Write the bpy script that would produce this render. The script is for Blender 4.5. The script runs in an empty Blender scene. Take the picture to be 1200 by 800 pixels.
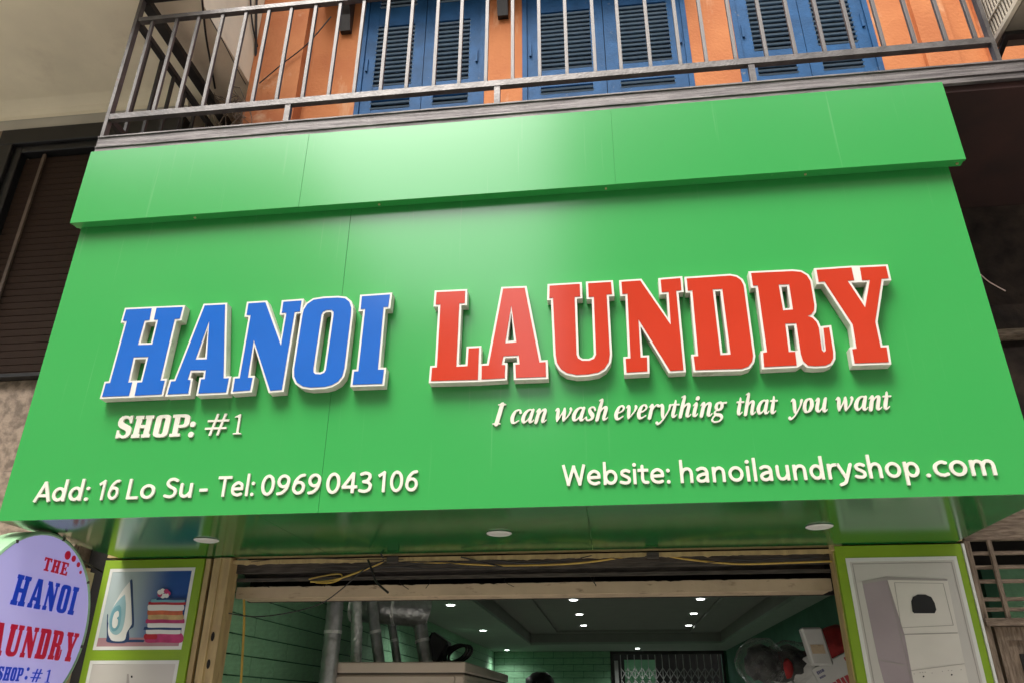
import bpy, bmesh, math, random
import numpy as np
from mathutils import Vector, Matrix
from mathutils.geometry import tessellate_polygon
random.seed(7)
SC = bpy.context.scene
COL = SC.collection
# ---------------------------------------------------------------- camera
PITCH, YAW, ROLL, FPX = 0.44377, 0.12200, 0.00272, 903.42
CAMZ = 1.6
cp, sp, cy, sy, cr, sr = math.cos(PITCH), math.sin(PITCH), math.cos(YAW), math.sin(YAW), math.cos(ROLL), math.sin(ROLL)
FW = Vector((-sy*cp, cy*cp, sp)); R0 = Vector((cy, sy, 0)); U0 = R0.cross(FW)
RT = cr*R0 + sr*U0; UP = -sr*R0 + cr*U0
cam = bpy.data.cameras.new('camera'); co = bpy.data.objects.new('camera', cam); COL.objects.link(co)
cam.sensor_width = 36; cam.lens = 36*FPX/1200; cam.clip_end = 3000; cam.clip_start = 0.05
co.matrix_world = Matrix(((RT.x, UP.x, -FW.x, 0), (RT.y, UP.y, -FW.y, 0), (RT.z, UP.z, -FW.z, CAMZ), (0, 0, 0, 1)))
SC.camera = co
def W(px, py, D, ax=1):
    """point of the photograph carried onto a real plane of the place (ax 1: y = D, 2: z = D, 0: x = D)"""
    px, py = float(px), float(py)
    d = FW*FPX + (px-600)*RT - (py-400)*UP
    k = (D-CAMZ)/d[2] if ax == 2 else D/d[ax]
    return Vector((d[0]*k, d[1]*k, d[2]*k+CAMZ))
# ---------------------------------------------------------------- world, sun, exposure
SUN_EL, SUN_AZ = math.radians(60), math.radians(202)     # azimuth clockwise from +y; sun stands behind the viewer
world = bpy.data.worlds.new('World'); SC.world = world; world.use_nodes = True
wn = world.node_tree; wn.nodes.clear()
sky = wn.nodes.new('ShaderNodeTexSky'); sky.sky_type = 'NISHITA'; sky.sun_disc = False
sky.sun_elevation = SUN_EL; sky.sun_rotation = SUN_AZ; sky.air_density = 1.0; sky.dust_density = 5.0; sky.ozone_density = 0.6
hs = wn.nodes.new('ShaderNodeHueSaturation'); hs.inputs['Saturation'].default_value = 0.35
bg = wn.nodes.new('ShaderNodeBackground'); bg.inputs['Strength'].default_value = 0.15
wo = wn.nodes.new('ShaderNodeOutputWorld')
wn.links.new(sky.outputs[0], hs.inputs['Color']); wn.links.new(hs.outputs[0], bg.inputs[0]); wn.links.new(bg.outputs[0], wo.inputs[0])
sl = bpy.data.lights.new('sun', 'SUN'); sl.energy = 1.1; sl.angle = math.radians(28); sl.color = (1, .95, .88)
so = bpy.data.objects.new('sun', sl); COL.objects.link(so)
sdir = Vector((math.sin(SUN_AZ)*math.cos(SUN_EL), math.cos(SUN_AZ)*math.cos(SUN_EL), math.sin(SUN_EL)))
so.rotation_euler = sdir.to_track_quat('Z', 'Y').to_euler(); so.location = (0, -3, 12)
SC.view_settings.view_transform = 'Standard'; SC.view_settings.look = 'None'
SC.view_settings.exposure = 1.33; SC.view_settings.gamma = 1
SC.render.engine = 'CYCLES'; SC.cycles.use_denoising = True
SC.cycles.max_bounces = 8; SC.cycles.diffuse_bounces = 4; SC.cycles.glossy_bounces = 4
# ---------------------------------------------------------------- materials
def mat(name, c, rough=.6, metal=0., var=.12, scale=4., bump=0., bscale=40., c2=None, spec=.5, coat=0., stretch=None, emis=None, estr=0., alpha=1., detail=7, contrast=(.35,.65)):
    m = bpy.data.materials.new(name); m.use_nodes = True; n = m.node_tree; b = n.nodes['Principled BSDF']
    b.inputs['Roughness'].default_value = rough; b.inputs['Metallic'].default_value = metal
    b.inputs['Specular IOR Level'].default_value = spec; b.inputs['Coat Weight'].default_value = coat
    b.inputs['Alpha'].default_value = alpha
    tc = n.nodes.new('ShaderNodeTexCoord'); mp = n.nodes.new('ShaderNodeMapping')
    n.links.new(tc.outputs['Object'], mp.inputs[0])
    if stretch: mp.inputs['Scale'].default_value = stretch
    nz = n.nodes.new('ShaderNodeTexNoise'); nz.inputs['Scale'].default_value = scale; nz.inputs['Detail'].default_value = detail
    n.links.new(mp.outputs[0], nz.inputs['Vector'])
    rp = n.nodes.new('ShaderNodeValToRGB'); rp.color_ramp.elements[0].position = contrast[0]; rp.color_ramp.elements[1].position = contrast[1]
    d = c2 if c2 else tuple(x*(1-var) for x in c)
    u = c if c2 else tuple(min(1, x*(1+var)) for x in c)
    rp.color_ramp.elements[0].color = (*d, 1); rp.color_ramp.elements[1].color = (*u, 1)
    n.links.new(nz.outputs['Fac'], rp.inputs[0]); n.links.new(rp.outputs[0], b.inputs['Base Color'])
    if bump:
        n2 = n.nodes.new('ShaderNodeTexNoise'); n2.inputs['Scale'].default_value = bscale; n2.inputs['Detail'].default_value = 5
        n.links.new(mp.outputs[0], n2.inputs['Vector'])
        bp = n.nodes.new('ShaderNodeBump'); bp.inputs['Strength'].default_value = bump; bp.inputs['Distance'].default_value = .02
        n.links.new(n2.outputs['Fac'], bp.inputs['Height']); n.links.new(bp.outputs[0], b.inputs['Normal'])
    if emis:
        b.inputs['Emission Color'].default_value = (*emis, 1); b.inputs['Emission Strength'].default_value = estr
    return m
def green_mat(name, c, rough, cior=1.39, streak=.22, cw=1.):
    """painted aluminium composite sheet: smooth, slightly wavy, thin pale streaks and rain marks"""
    m = bpy.data.materials.new(name); m.use_nodes = True; n = m.node_tree; b = n.nodes['Principled BSDF']
    L = n.links.new
    tc = n.nodes.new('ShaderNodeTexCoord')
    mp = n.nodes.new('ShaderNodeMapping'); mp.inputs['Scale'].default_value = (22, 22, .5); L(tc.outputs['Object'], mp.inputs[0])
    nz = n.nodes.new('ShaderNodeTexNoise'); nz.inputs['Scale'].default_value = 1.5; nz.inputs['Detail'].default_value = 3; L(mp.outputs[0], nz.inputs[0])
    r1 = n.nodes.new('ShaderNodeMapRange'); r1.inputs[1].default_value = .66; r1.inputs[2].default_value = .82; L(nz.outputs['Fac'], r1.inputs[0])
    n3 = n.nodes.new('ShaderNodeTexNoise'); n3.inputs['Scale'].default_value = 1.1; L(tc.outputs['Object'], n3.inputs[0])
    ml = n.nodes.new('ShaderNodeMath'); ml.operation = 'MULTIPLY'; L(r1.outputs[0], ml.inputs[0]); L(n3.outputs['Fac'], ml.inputs[1])
    m2 = n.nodes.new('ShaderNodeMath'); m2.operation = 'MULTIPLY'; m2.inputs[1].default_value = streak; L(ml.outputs[0], m2.inputs[0])
    mx = n.nodes.new('ShaderNodeMix'); mx.data_type = 'RGBA'; L(m2.outputs[0], mx.inputs[0])
    mx.inputs[6].default_value = (*c, 1); mx.inputs[7].default_value = (.45, .62, .42, 1)
    b.inputs['Roughness'].default_value = rough
    L(mx.outputs[2], b.inputs['Base Color'])
    n5 = n.nodes.new('ShaderNodeTexNoise'); n5.inputs['Scale'].default_value = .8; n5.inputs['Detail'].default_value = 0; L(tc.outputs['Object'], n5.inputs[0])
    bp = n.nodes.new('ShaderNodeBump'); bp.inputs['Strength'].default_value = .5; bp.inputs['Distance'].default_value = .015; b.inputs['Coat Weight'].default_value = cw; b.inputs['Coat Roughness'].default_value = rough; b.inputs['Coat IOR'].default_value = cior; b.inputs['Specular IOR Level'].default_value = .4
    L(n5.outputs['Fac'], bp.inputs['Height']); L(bp.outputs[0], b.inputs['Normal'])
    return m
M = {}
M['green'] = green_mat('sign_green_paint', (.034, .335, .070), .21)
M['soffit'] = green_mat('sign_green_shaded', (.006, .13, .025), .15, 1.33, .2, .35)  # same green as the sign face, darkened to paint in the underside shade
M['blue_face'] = mat('blue_acrylic', (.012, .115, .47), .16, var=.03)
M['red_face'] = mat('red_acrylic', (.50, .038, .014), .16, var=.03)
M['white'] = mat('white_acrylic', (.70, .68, .62), .35, var=.03)
M['return'] = mat('letter_return', (.62, .60, .52), .45, var=.1, scale=12)
M['cream'] = mat('cream_letter', (.70, .68, .58), .5, var=.04, scale=10)
M['rail'] = mat('grey_railing_paint', (.115, .105, .10), .42, metal=.35, var=.25, scale=9, bump=.15, bscale=60)
M['rail_dark'] = mat('dark_railing_paint', (.03, .027, .025), .5, metal=.2, var=.3, scale=9)
M['strip'] = mat('weathered_steel_channel', (.21, .19, .185), .5, metal=.3, scale=3, stretch=(1, 1, 22), bump=.3, bscale=18, c2=(.07, .06, .06))
M['orange'] = mat('orange_plaster', (.53, .185, .057), .85, scale=2.2, bump=.25, bscale=35, c2=(.44, .135, .038), detail=9)
M['orange2'] = mat('orange_plaster_faded', (.55, .20, .07), .85, scale=3, bump=.25, bscale=35, c2=(.46, .14, .045), detail=9)
M['shutter'] = mat('blue_shutter_paint', (.018, .085, .21), .6, spec=.15, var=.18, scale=5, bump=.15, bscale=50)
M['slat'] = mat('blue_slat_paint', (.17, .24, .31), .6, spec=.2, var=.2, scale=8)
M['dark'] = mat('dark_void', (.012, .010, .009), .9, var=.3)
M['beige'] = mat('beige_plaster', (.86, .77, .58), .85, var=.07, scale=1.6, bump=.08, bscale=30)
M['beige_grey'] = mat('grey_beige_plaster', (.58, .55, .48), .85, var=.08, scale=2)
M['tan'] = mat('tan_rough_plaster', (.34, .26, .19), .95, scale=14, bump=.6, bscale=24, c2=(.20, .15, .11))
M['black_frame'] = mat('black_frame_paint', (.012, .012, .013), .4, var=.2)
M['brown_slat'] = mat('brown_roller_slat', (.05, .028, .018), .75, spec=.2, scale=30, c2=(.028, .016, .011), bump=.2, bscale=40)
M['brown_rail'] = mat('brown_rail', (.13, .09, .065), .6, var=.2)
M['granite'] = mat('granite_cladding', (.36, .27, .20), .6, scale=16, c2=(.17, .125, .09), bump=.15, bscale=60, detail=10, contrast=(.38, .62))
M['maroon'] = mat('maroon_stained_underside', (.045, .016, .013), .9, scale=2, c2=(.022, .009, .008))
M['old_wall'] = mat('old_dark_render', (.075, .05, .038), .95, scale=4, c2=(.02, .013, .011), bump=.9, bscale=12)
M['timber'] = mat('old_brown_timber', (.27, .20, .145), .8, scale=5, stretch=(2, 2, 14), c2=(.11, .075, .05), bump=.5, bscale=22)
M['timber_v'] = mat('old_brown_timber_upright', (.27, .20, .145), .8, scale=5, stretch=(14, 14, 2), c2=(.11, .075, .05), bump=.5, bscale=22)
M['metal_cream'] = mat('cream_steel_channel', (.56, .42, .20), .5, metal=.1, scale=4, stretch=(5, 5, 1), c2=(.42, .30, .145), bump=.2, bscale=30)
M['lintel'] = mat('cream_lintel_board', (.48, .37, .25), .7, var=.12, scale=3, bump=.15)
M['lintel_dark'] = mat('dusty_grey_steel', (.085, .072, .060), .7, scale=8, stretch=(1, 1, 12), c2=(.03, .025, .02))
M['brick'] = mat('green_foam_brick', (.24, .50, .29), .55, var=.10, scale=5, bump=.5, bscale=22)
M['joint'] = mat('green_brick_joint', (.04, .15, .085), .8, var=.1)
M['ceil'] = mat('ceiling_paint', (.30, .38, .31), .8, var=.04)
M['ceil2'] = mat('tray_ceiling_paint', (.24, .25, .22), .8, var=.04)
M['cab'] = mat('dryer_enamel', (.60, .51, .42), .4, var=.04)
M['cab_line'] = mat('dryer_shadow_gap', (.10, .085, .07), .7)
M['foil'] = mat('foil_duct', (.85, .85, .83), .3, metal=.6, var=.15, scale=20, bump=.9, bscale=26)
M['duct'] = mat('grey_duct', (.42, .43, .43), .32, metal=.75, var=.2, scale=12, bump=.4, bscale=30)
M['black'] = mat('black_plastic', (.012, .012, .013), .45, var=.2)
M['lime'] = mat('lime_board', (.235, .38, .018), .45, var=.05, scale=3)
M['print_grey'] = mat('printed_grey_background', (.60, .57, .53), .4, var=.06, scale=.8)
M['print_white'] = mat('printed_white', (.72, .72, .68), .4, var=.03)
M['print_mauve'] = mat('printed_mauve', (.36, .30, .32), .4, var=.06)
M['print_cream'] = mat('printed_cream', (.70, .66, .60), .4, var=.03)
M['print_line'] = mat('printed_line', (.36, .33, .31), .5, var=.03)
M['print_black'] = mat('printed_black', (.015, .015, .018), .3, var=.1)
M['print_teal'] = mat('printed_teal', (.16, .36, .42), .4, var=.1)
M['print_navy'] = mat('printed_navy', (.02, .05, .14), .4)
M['print_red'] = mat('printed_red', (.42, .02, .03), .45, var=.15, scale=14)
M['print_pink'] = mat('printed_pink', (.45, .04, .14), .45, var=.2, scale=14)
M['print_orange'] = mat('printed_orange', (.55, .13, .05), .45, var=.2, scale=14)
M['print_table'] = mat('printed_table', (.40, .22, .24), .45, var=.1)
M['oval'] = mat('lit_lavender_face', (.50, .47, .70), .3, var=.05, scale=1.5, emis=(.42, .36, .85), estr=.16)
M['oval_rim'] = mat('green_rim_sheet', (.30, .52, .30), .35, var=.12, scale=3)
M['lamp_off'] = mat('frosted_lamp', (.55, .55, .52), .4, var=.04)
M['lamp_on'] = mat('lit_lamp', (1, 1, 1), .4, var=0, emis=(.93, .97, 1), estr=10)
M['wire_black'] = mat('black_cable', (.012, .012, .012), .5)
M['wire_yellow'] = mat('yellow_cable', (.50, .33, .06), .5, var=.15, scale=9)
M['wire_pink'] = mat('pale_wire', (.5, .36, .33), .5)
M['ac'] = mat('old_white_enamel', (.60, .53, .42), .5, var=.12, scale=6)
M['ac_under'] = mat('dark_grey_enamel', (.20, .17, .13), .7, var=.2, scale=6)  # casing colour, darker than the grille enamel
M['gate'] = mat('painted_steel_gate', (.42, .43, .41), .4, metal=.3)
M['cardboard'] = mat('white_carton', (.55, .55, .53), .6, var=.05)
M['carton_red'] = mat('carton_red_print', (.40, .04, .05), .6)
M['carton_blue'] = mat('carton_grey_print', (.12, .12, .22), .6)
M['red_cloth'] = mat('red_bag_cloth', (.32, .02, .02), .8, var=.25, scale=10, bump=.4)
M['dark_cloth'] = mat('dark_clothes', (.012, .012, .016), .9, scale=9, c2=(.07, .07, .068), bump=.6, bscale=12)
M['plastic'] = mat('clear_plastic_film', (.7, .7, .7), .12, var=.05, alpha=.16, bump=1.0, bscale=14)
def film_mat():
    m = bpy.data.materials.new('clear_plastic_film'); m.use_nodes = True; n = m.node_tree; n.nodes.clear(); L = n.links.new
    o = n.nodes.new('ShaderNodeOutputMaterial'); tr = n.nodes.new('ShaderNodeBsdfTransparent'); g = n.nodes.new('ShaderNodeBsdfGlossy'); g.inputs['Roughness'].default_value = .12
    d = n.nodes.new('ShaderNodeBsdfDiffuse'); d.inputs['Color'].default_value = (.28, .28, .28, 1); a = n.nodes.new('ShaderNodeMixShader'); a.inputs[0].default_value = .35
    L(g.outputs[0], a.inputs[1]); L(d.outputs[0], a.inputs[2])
    lw = n.nodes.new('ShaderNodeLayerWeight'); lw.inputs['Blend'].default_value = .22; mx = n.nodes.new('ShaderNodeMixShader')
    tc = n.nodes.new('ShaderNodeTexCoord'); nz = n.nodes.new('ShaderNodeTexNoise'); nz.inputs['Scale'].default_value = 11; L(tc.outputs['Object'], nz.inputs[0])
    bp = n.nodes.new('ShaderNodeBump'); bp.inputs['Strength'].default_value = 1; bp.inputs['Distance'].default_value = .04; L(nz.outputs['Fac'], bp.inputs['Height'])
    L(bp.outputs[0], g.inputs['Normal']); L(bp.outputs[0], lw.inputs['Normal'])
    L(lw.outputs['Facing'], mx.inputs[0]); L(tr.outputs[0], mx.inputs[1]); L(a.outputs[0], mx.inputs[2]); L(mx.outputs[0], o.inputs[0]); return m
M['plastic'] = film_mat()
M['concrete'] = mat('pavement_concrete', (.48, .46, .42), .85, scale=6, c2=(.38, .36, .33), bump=.3)
M['asphalt'] = mat('asphalt', (.30, .285, .26), .9, scale=20, c2=(.23, .22, .20), bump=.4, bscale=80)
M['floor'] = mat('shop_floor_tile', (.30, .29, .26), .3, var=.05)
M['opp'] = [mat('opposite_plaster', c, .85, var=.08, scale=1.5) for c in ((.60, .52, .38), (.46, .44, .38), (.62, .54, .43), (.42, .38, .31))]
M['opp_win'] = mat('opposite_window_glass', (.03, .04, .05), .1)
M['roof'] = mat('roof_concrete', (.2, .17, .15), .9)
def weather(m, col, scale, lo, hi, stretch=(1, 1, 1)):
    """blend irregular stains of their own colour into a material"""
    n = m.node_tree; b = n.nodes['Principled BSDF']; src = b.inputs['Base Color'].links[0].from_socket
    tc = n.nodes.new('ShaderNodeTexCoord'); mp = n.nodes.new('ShaderNodeMapping'); mp.inputs['Scale'].default_value = stretch
    nz = n.nodes.new('ShaderNodeTexNoise'); nz.inputs['Scale'].default_value = scale; nz.inputs['Detail'].default_value = 10; nz.inputs['Roughness'].default_value = .65
    mr = n.nodes.new('ShaderNodeMapRange'); mr.inputs[1].default_value = lo; mr.inputs[2].default_value = hi
    mx = n.nodes.new('ShaderNodeMix'); mx.data_type = 'RGBA'; mx.inputs[7].default_value = (*col, 1)
    L = n.links.new; L(tc.outputs['Object'], mp.inputs[0]); L(mp.outputs[0], nz.inputs[0]); L(nz.outputs['Fac'], mr.inputs[0]); L(mr.outputs[0], mx.inputs[0]); L(src, mx.inputs[6]); L(mx.outputs[2], b.inputs['Base Color'])
weather(M['rail'], (.12, .05, .025), 6, .62, .72); weather(M['orange'], (.62, .36, .20), 1.6, .58, .75, (3, 3, .7)); weather(M['orange2'], (.66, .42, .26), 2.2, .56, .72)
weather(M['beige'], (.60, .50, .36), .9, .55, .80); weather(M['shutter'], (.16, .19, .22), 9, .64, .72); weather(M['lintel'], (.16, .11, .07), 7, .58, .72, (1, 1, 3))
weather(M['lime'], (.16, .22, .03), 3, .60, .80); weather(M['return'], (.30, .27, .21), 8, .58, .75); weather(M['metal_cream'], (.18, .10, .045), 5, .60, .72, (2, 2, .5)); weather(M['cab'], (.40, .33, .26), 4, .6, .8)
# ---------------------------------------------------------------- helpers
ORG = {}
def tag(o, label, cat, group=None):
    o['label'] = label; o['category'] = cat
    if group: o['group'] = group
    return o
def thing(name, label, cat, org, group=None):
    o = bpy.data.objects.new(name, None); o.empty_display_size = .1; COL.objects.link(o); o.location = org
    ORG[o.name] = Vector(org); return tag(o, label, cat, group)
def root_org(o):
    while o.parent: o = o.parent
    return ORG.get(o.name, Vector((0, 0, 0)))
def link(name, me, m, parent=None, label=None, smooth=False):
    """mesh in world coordinates -> object; vertices re-based on the thing's origin"""
    o = bpy.data.objects.new(name, me); COL.objects.link(o)
    if m is not None and not me.materials: me.materials.append(m)
    if parent:
        o.parent = parent; me.transform(Matrix.Translation(-root_org(parent)))
    else:
        ce = sum((v.co for v in me.vertices), Vector())/max(1, len(me.vertices))
        zmin = min(v.co.z for v in me.vertices); og = Vector((ce.x, ce.y, zmin))
        me.transform(Matrix.Translation(-og)); o.location = og; ORG[o.name] = og
    if smooth:
        for p in me.polygons: p.use_smooth = True
    if label: o['label'] = label
    return o
class MB:
    def __init__(s): s.v = []; s.f = []
    def box(s, x0, x1, y0, y1, z0, z1):
        b = len(s.v)
        s.v += [(x, y, z) for z in (z0, z1) for y in (y0, y1) for x in (x0, x1)]
        s.f += [tuple(b+i for i in q) for q in ((0, 2, 3, 1), (4, 5, 7, 6), (0, 1, 5, 4), (2, 6, 7, 3), (0, 4, 6, 2), (1, 3, 7, 5))]
        return s
    def obox(s, c, ax, ay, az):      # oriented box: centre and half axes
        b = len(s.v); c, ax, ay, az = map(Vector, (c, ax, ay, az))
        s.v += [tuple(c+i*ax+j*ay+k*az) for k in (-1, 1) for j in (-1, 1) for i in (-1, 1)]
        s.f += [tuple(b+i for i in q) for q in ((0, 2, 3, 1), (4, 5, 7, 6), (0, 1, 5, 4), (2, 6, 7, 3), (0, 4, 6, 2), (1, 3, 7, 5))]
        return s
    def bar(s, a, b, w, d):          # square bar from a to b
        a, b = Vector(a), Vector(b); t = (b-a); L = t.length/2; t.normalize()
        r = Vector((1, 0, 0)) if abs(t.x) < .9 else Vector((0, 1, 0))
        u = t.cross(r).normalized(); v = t.cross(u)
        return s.obox((a+b)/2, v*w/2, u*d/2, t*L)
    def tube(s, pts, r, n=8, cap=True):
        pts = [Vector(p) for p in pts]; rings = []
        rr = r if isinstance(r, (list, tuple)) else [r]*len(pts)
        prev = None
        for i, p in enumerate(pts):
            t = (pts[min(i+1, len(pts)-1)]-pts[max(i-1, 0)]).normalized()
            if prev is None:
                a = Vector((0, 0, 1)) if abs(t.z) < .9 else Vector((1, 0, 0)); u = t.cross(a).normalized()
            else: u = (prev-t*prev.dot(t)).normalized()
            prev = u; v = t.cross(u); b = len(s.v); rings.append(b)
            s.v += [tuple(p+rr[i]*(math.cos(2*math.pi*k/n)*u+math.sin(2*math.pi*k/n)*v)) for k in range(n)]
        for a, b in zip(rings, rings[1:]):
            s.f += [(a+k, a+(k+1) % n, b+(k+1) % n, b+k) for k in range(n)]
        if cap:
            s.f.append(tuple(rings[0]+k for k in range(n))[::-1]); s.f.append(tuple(rings[-1]+k for k in range(n)))
        return s
    def prism(s, loops, f, t):       # 2D loops -> solid; f(x, y) -> 3D point of the front, t = thickness vector towards the back
        loops = [[(float(a), float(b)) for a, b in l] for l in loops]
        tri = tessellate_polygon([[Vector((a, b, 0)) for a, b in l] for l in loops])
        flat = [p for l in loops for p in l]; n = len(flat); b = len(s.v); t = Vector(t)
        P = [Vector(f(*p)) for p in flat]
        s.v += [tuple(p) for p in P]+[tuple(p+t) for p in P]
        for x in tri: s.f += [(b+x[0], b+x[1], b+x[2]), (b+n+x[2], b+n+x[1], b+n+x[0])]
        k = 0
        for l in loops:
            m = len(l)
            for i in range(m):
                j = (i+1) % m; s.f.append((b+k+i, b+k+j, b+n+k+j, b+n+k+i))
            k += m
        return s
    def quad(s, *p):
        b = len(s.v); s.v += [tuple(q) for q in p]; s.f.append(tuple(range(b, b+len(p)))); return s
    def mesh(s, name='m'):
        me = bpy.data.meshes.new(name); me.from_pydata(s.v, [], s.f); me.update()
        bm = bmesh.new(); bm.from_mesh(me); bmesh.ops.recalc_face_normals(bm, faces=bm.faces); bm.to_mesh(me); bm.free()
        return me
    def build(s, name, m, parent=None, label=None, smooth=False, bevel=0):
        me = s.mesh(name)
        if bevel:
            bm = bmesh.new(); bm.from_mesh(me)
            bmesh.ops.bevel(bm, geom=bm.edges[:], offset=bevel, segments=1, affect='EDGES'); bm.to_mesh(me); bm.free()
        o = link(name, me, m, parent, label)
        if smooth: me.shade_smooth() if hasattr(me, 'shade_smooth') else None
        return o
def structure(o): o['kind'] = 'structure'; return o
UNIT = {}
def unit(m, wob=0, variant=0):
    """shared unit cube with slightly worn corners"""
    k = (m.name, wob, variant)
    if k not in UNIT:
        b = MB().box(-.5, .5, -.5, .5, -.5, .5); me = b.mesh('unit')
        bm = bmesh.new(); bm.from_mesh(me); bmesh.ops.bevel(bm, geom=bm.edges[:], offset=.03, segments=1, affect='EDGES'); bm.to_mesh(me); bm.free()
        me.materials.append(m); UNIT[k] = me
    return UNIT[k]
def piece(name, m, c, size, parent, rot=(0, 0, 0)):
    o = bpy.data.objects.new(name, unit(m)); COL.objects.link(o); o.parent = parent
    o.location = Vector(c)-root_org(parent); o.scale = size; o.rotation_euler = rot; return o
def offset(loop, w):
    """mitred offset, outward for w > 0 whatever the winding"""
    n = len(loop); A = sum(loop[i][0]*loop[(i+1) % n][1]-loop[(i+1) % n][0]*loop[i][1] for i in range(n))
    sgn = 1 if A > 0 else -1; out = []
    for i in range(n):
        p0, p1, p2 = (Vector(loop[i-1]), Vector(loop[i]), Vector(loop[(i+1) % n]))
        d1 = (p1-p0).normalized(); d2 = (p2-p1).normalized()
        n1 = Vector((d1.y, -d1.x))*sgn; n2 = Vector((d2.y, -d2.x))*sgn
        b = n1+n2
        if b.length < 1e-6: out.append(tuple(p1+n1*w)); continue
        b.normalize(); k = w/max(b.dot(n1), .30); out.append(tuple(p1+b*k))
    return out
# ---------------------------------------------------------------- setting: ground, road
Z0 = 0.0
structure(MB().quad((-400, -400, -.16), (400, -400, -.16), (400, 400, -.16), (-400, 400, -.16)).build('ground', M['concrete']))
structure(MB().box(-60, 60, -6.6, 2.6, -.15, -.12).build('road', M['asphalt']))
structure(MB().box(-60, 60, 2.6, 5.2, -.15, 0).build('pavement', M['concrete']))
structure(MB().box(-60, 60, -7.9, -6.6, -.15, 0).build('far_pavement', M['concrete']))
# ---------------------------------------------------------------- the shop's building
YW = 5.25
B = thing('shop_building', 'orange plastered town house with blue louvred shutters above the open laundry shopfront', 'building', (0, YW, 0))
# upper facade with real window openings
WIN = [(-2.11, -.905, 'a'), (-.557, .955, 'b'), (1.352, 2.53, 'c')]
ZB, ZT = 5.18, 8.6           # window bottom (world) and top
mb = MB()
xs = [-2.62]+[v for w in WIN for v in w[:2]]+[4.4]
for i in range(0, len(xs), 2): mb.box(xs[i], xs[i+1], YW, YW+.28, 5.13, 9.2)
for w in WIN: mb.box(w[0], w[1], YW, YW+.28, ZT, 9.2)
for w in WIN: mb.box(w[0], w[1], YW+.02, YW+.28, 5.13, 5.3)
mb.build('upper_wall', M['orange'], B)
MB().box(-3.10, -2.62, YW-.14, 5.97, 5.13, 9.2).build('pilaster', M['orange2'], B, 'pale orange plaster pilaster at the left end of the upper wall')
MB().box(2.86, 3.12, YW-.05, YW-.002, 5.13, 9.2).build('pilaster', M['orange'], B)
MB().box(3.36, 3.40, YW-.09, YW-.002, 5.13, 9.2).build('corner_trim', M['orange2'], B)
mb = MB()
for w in WIN: mb.box(w[0]+.002, w[1]-.002, YW+.2, YW+.26, 5.3, ZT)
mb.build('window_backing', M['dark'], B)
def zpx(px, py): return W(px, py, YW+.03).z
def leaf(x0, x1, bands, hinge):
    """one louvred shutter leaf: stiles, rails, louvres; bands = [(z0, z1, pitch)]"""
    st = .085 if x1-x0 < .62 else .10
    y0, y1 = YW+.012, YW+.052
    m = MB().box(x0, x0+st+.02, y0, y1, ZB, ZT-.02); m.box(x1-st-.02, x1, y0, y1, ZB, ZT-.02)
    zs = [ZB]+[v for b in bands for v in b[:2]]+[ZT-.02]
    for i in range(0, len(zs), 2): m.box(x0+st+.02, x1-st-.02, y0+.003, y1-.003, zs[i], zs[i+1])
    f = m.build('shutter_leaf', M['shutter'], B)
    for z0, z1, pitch in bands:
        n = max(2, round((z1-z0)/pitch))
        for k in range(n):
            piece('slat', M['slat'], ((x0+x1)/2, YW+.036, z0+(k+.5)*(z1-z0)/n), (x1-x0-2*st-.02,   .058, .017), f, (math.radians(30+random.uniform(-2, 2)), 0, 0))
    hx = x0+.03 if hinge < 0 else x1-.03
    MB().box(hx-.01, hx+.01, y0-.018, y0-.002, 5.75, 5.90).build('hinge', M['shutter'], f)
    MB().box(hx-.01, hx+.01, y0-.018, y0-.002, 7.0, 7.15).build('hinge', M['shutter'], f)
for (x0, x1, k) in WIN:
    fr = MB()
    fr.box(x0+.001, x0+.045, YW-.006, YW+.07, ZB, ZT-.002); fr.box(x1-.045, x1-.001, YW-.006, YW+.07, ZB, ZT-.002)
    fr.box(x0+.045, x1-.045, YW-.004, YW+.07, ZT-.045, ZT-.002)
    fr.build('window_frame', M['shutter'], B)
    xm = (x0+x1)/2+(.02 if k == 'a' else 0)
    if k == 'a': bands = [(zpx(470, 128), zpx(470, 117), .055), (zpx(470, 101), zpx(470, 31), .053), (zpx(470, 10), 8.2, .053)]
    elif k == 'b': bands = [(zpx(636, 113), zpx(636, 104), .05), (zpx(636, 85), zpx(636, 17), .053), (zpx(636, 17)+.28, 8.2, .053)]
    else: bands = [(zpx(905, 90), zpx(905, 70), .055), (zpx(875, 63), zpx(875, 63)+1.0, .055), (zpx(875, 63)+1.25, 8.2, .055)]
    leaf(x0+.047, xm-.003, bands, -1); leaf(xm+.003, x1-.047, bands, 1)
# corbels under a canopy above the frame
for cx in (-2.27, -.735):
    m = MB()
    m.prism([[(0, 0), (-.05, 0), (-.10, .16), (-.32, .42), (-.32, .50), (0, .50)]], lambda a, b, cx=cx: (cx-.05, YW+a, 7.50+b), (.10, 0, 0))
    m.build('corbel', M['rail_dark'], B)
MB().box(-2.55, .95, YW-.36, YW-.001, 8.0, 8.07).build('window_canopy', M['rail_dark'], B)
# ground floor: side piers, lintel, interior shell
LX, RX = -2.62, 1.43
IL, IR, IB = -2.66, 2.45, 18.5
ZC = CAMZ+1.15; ZS0_ = CAMZ+.952
MB().box(-3.54, -2.80, YW+.035, YW+.35, 0, 2.545).build('pier', M['tan'], B)
MB().box(1.50, 2.21, YW+.035, YW+.35, 0, 2.545).build('pier', M['tan'], B)
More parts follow.
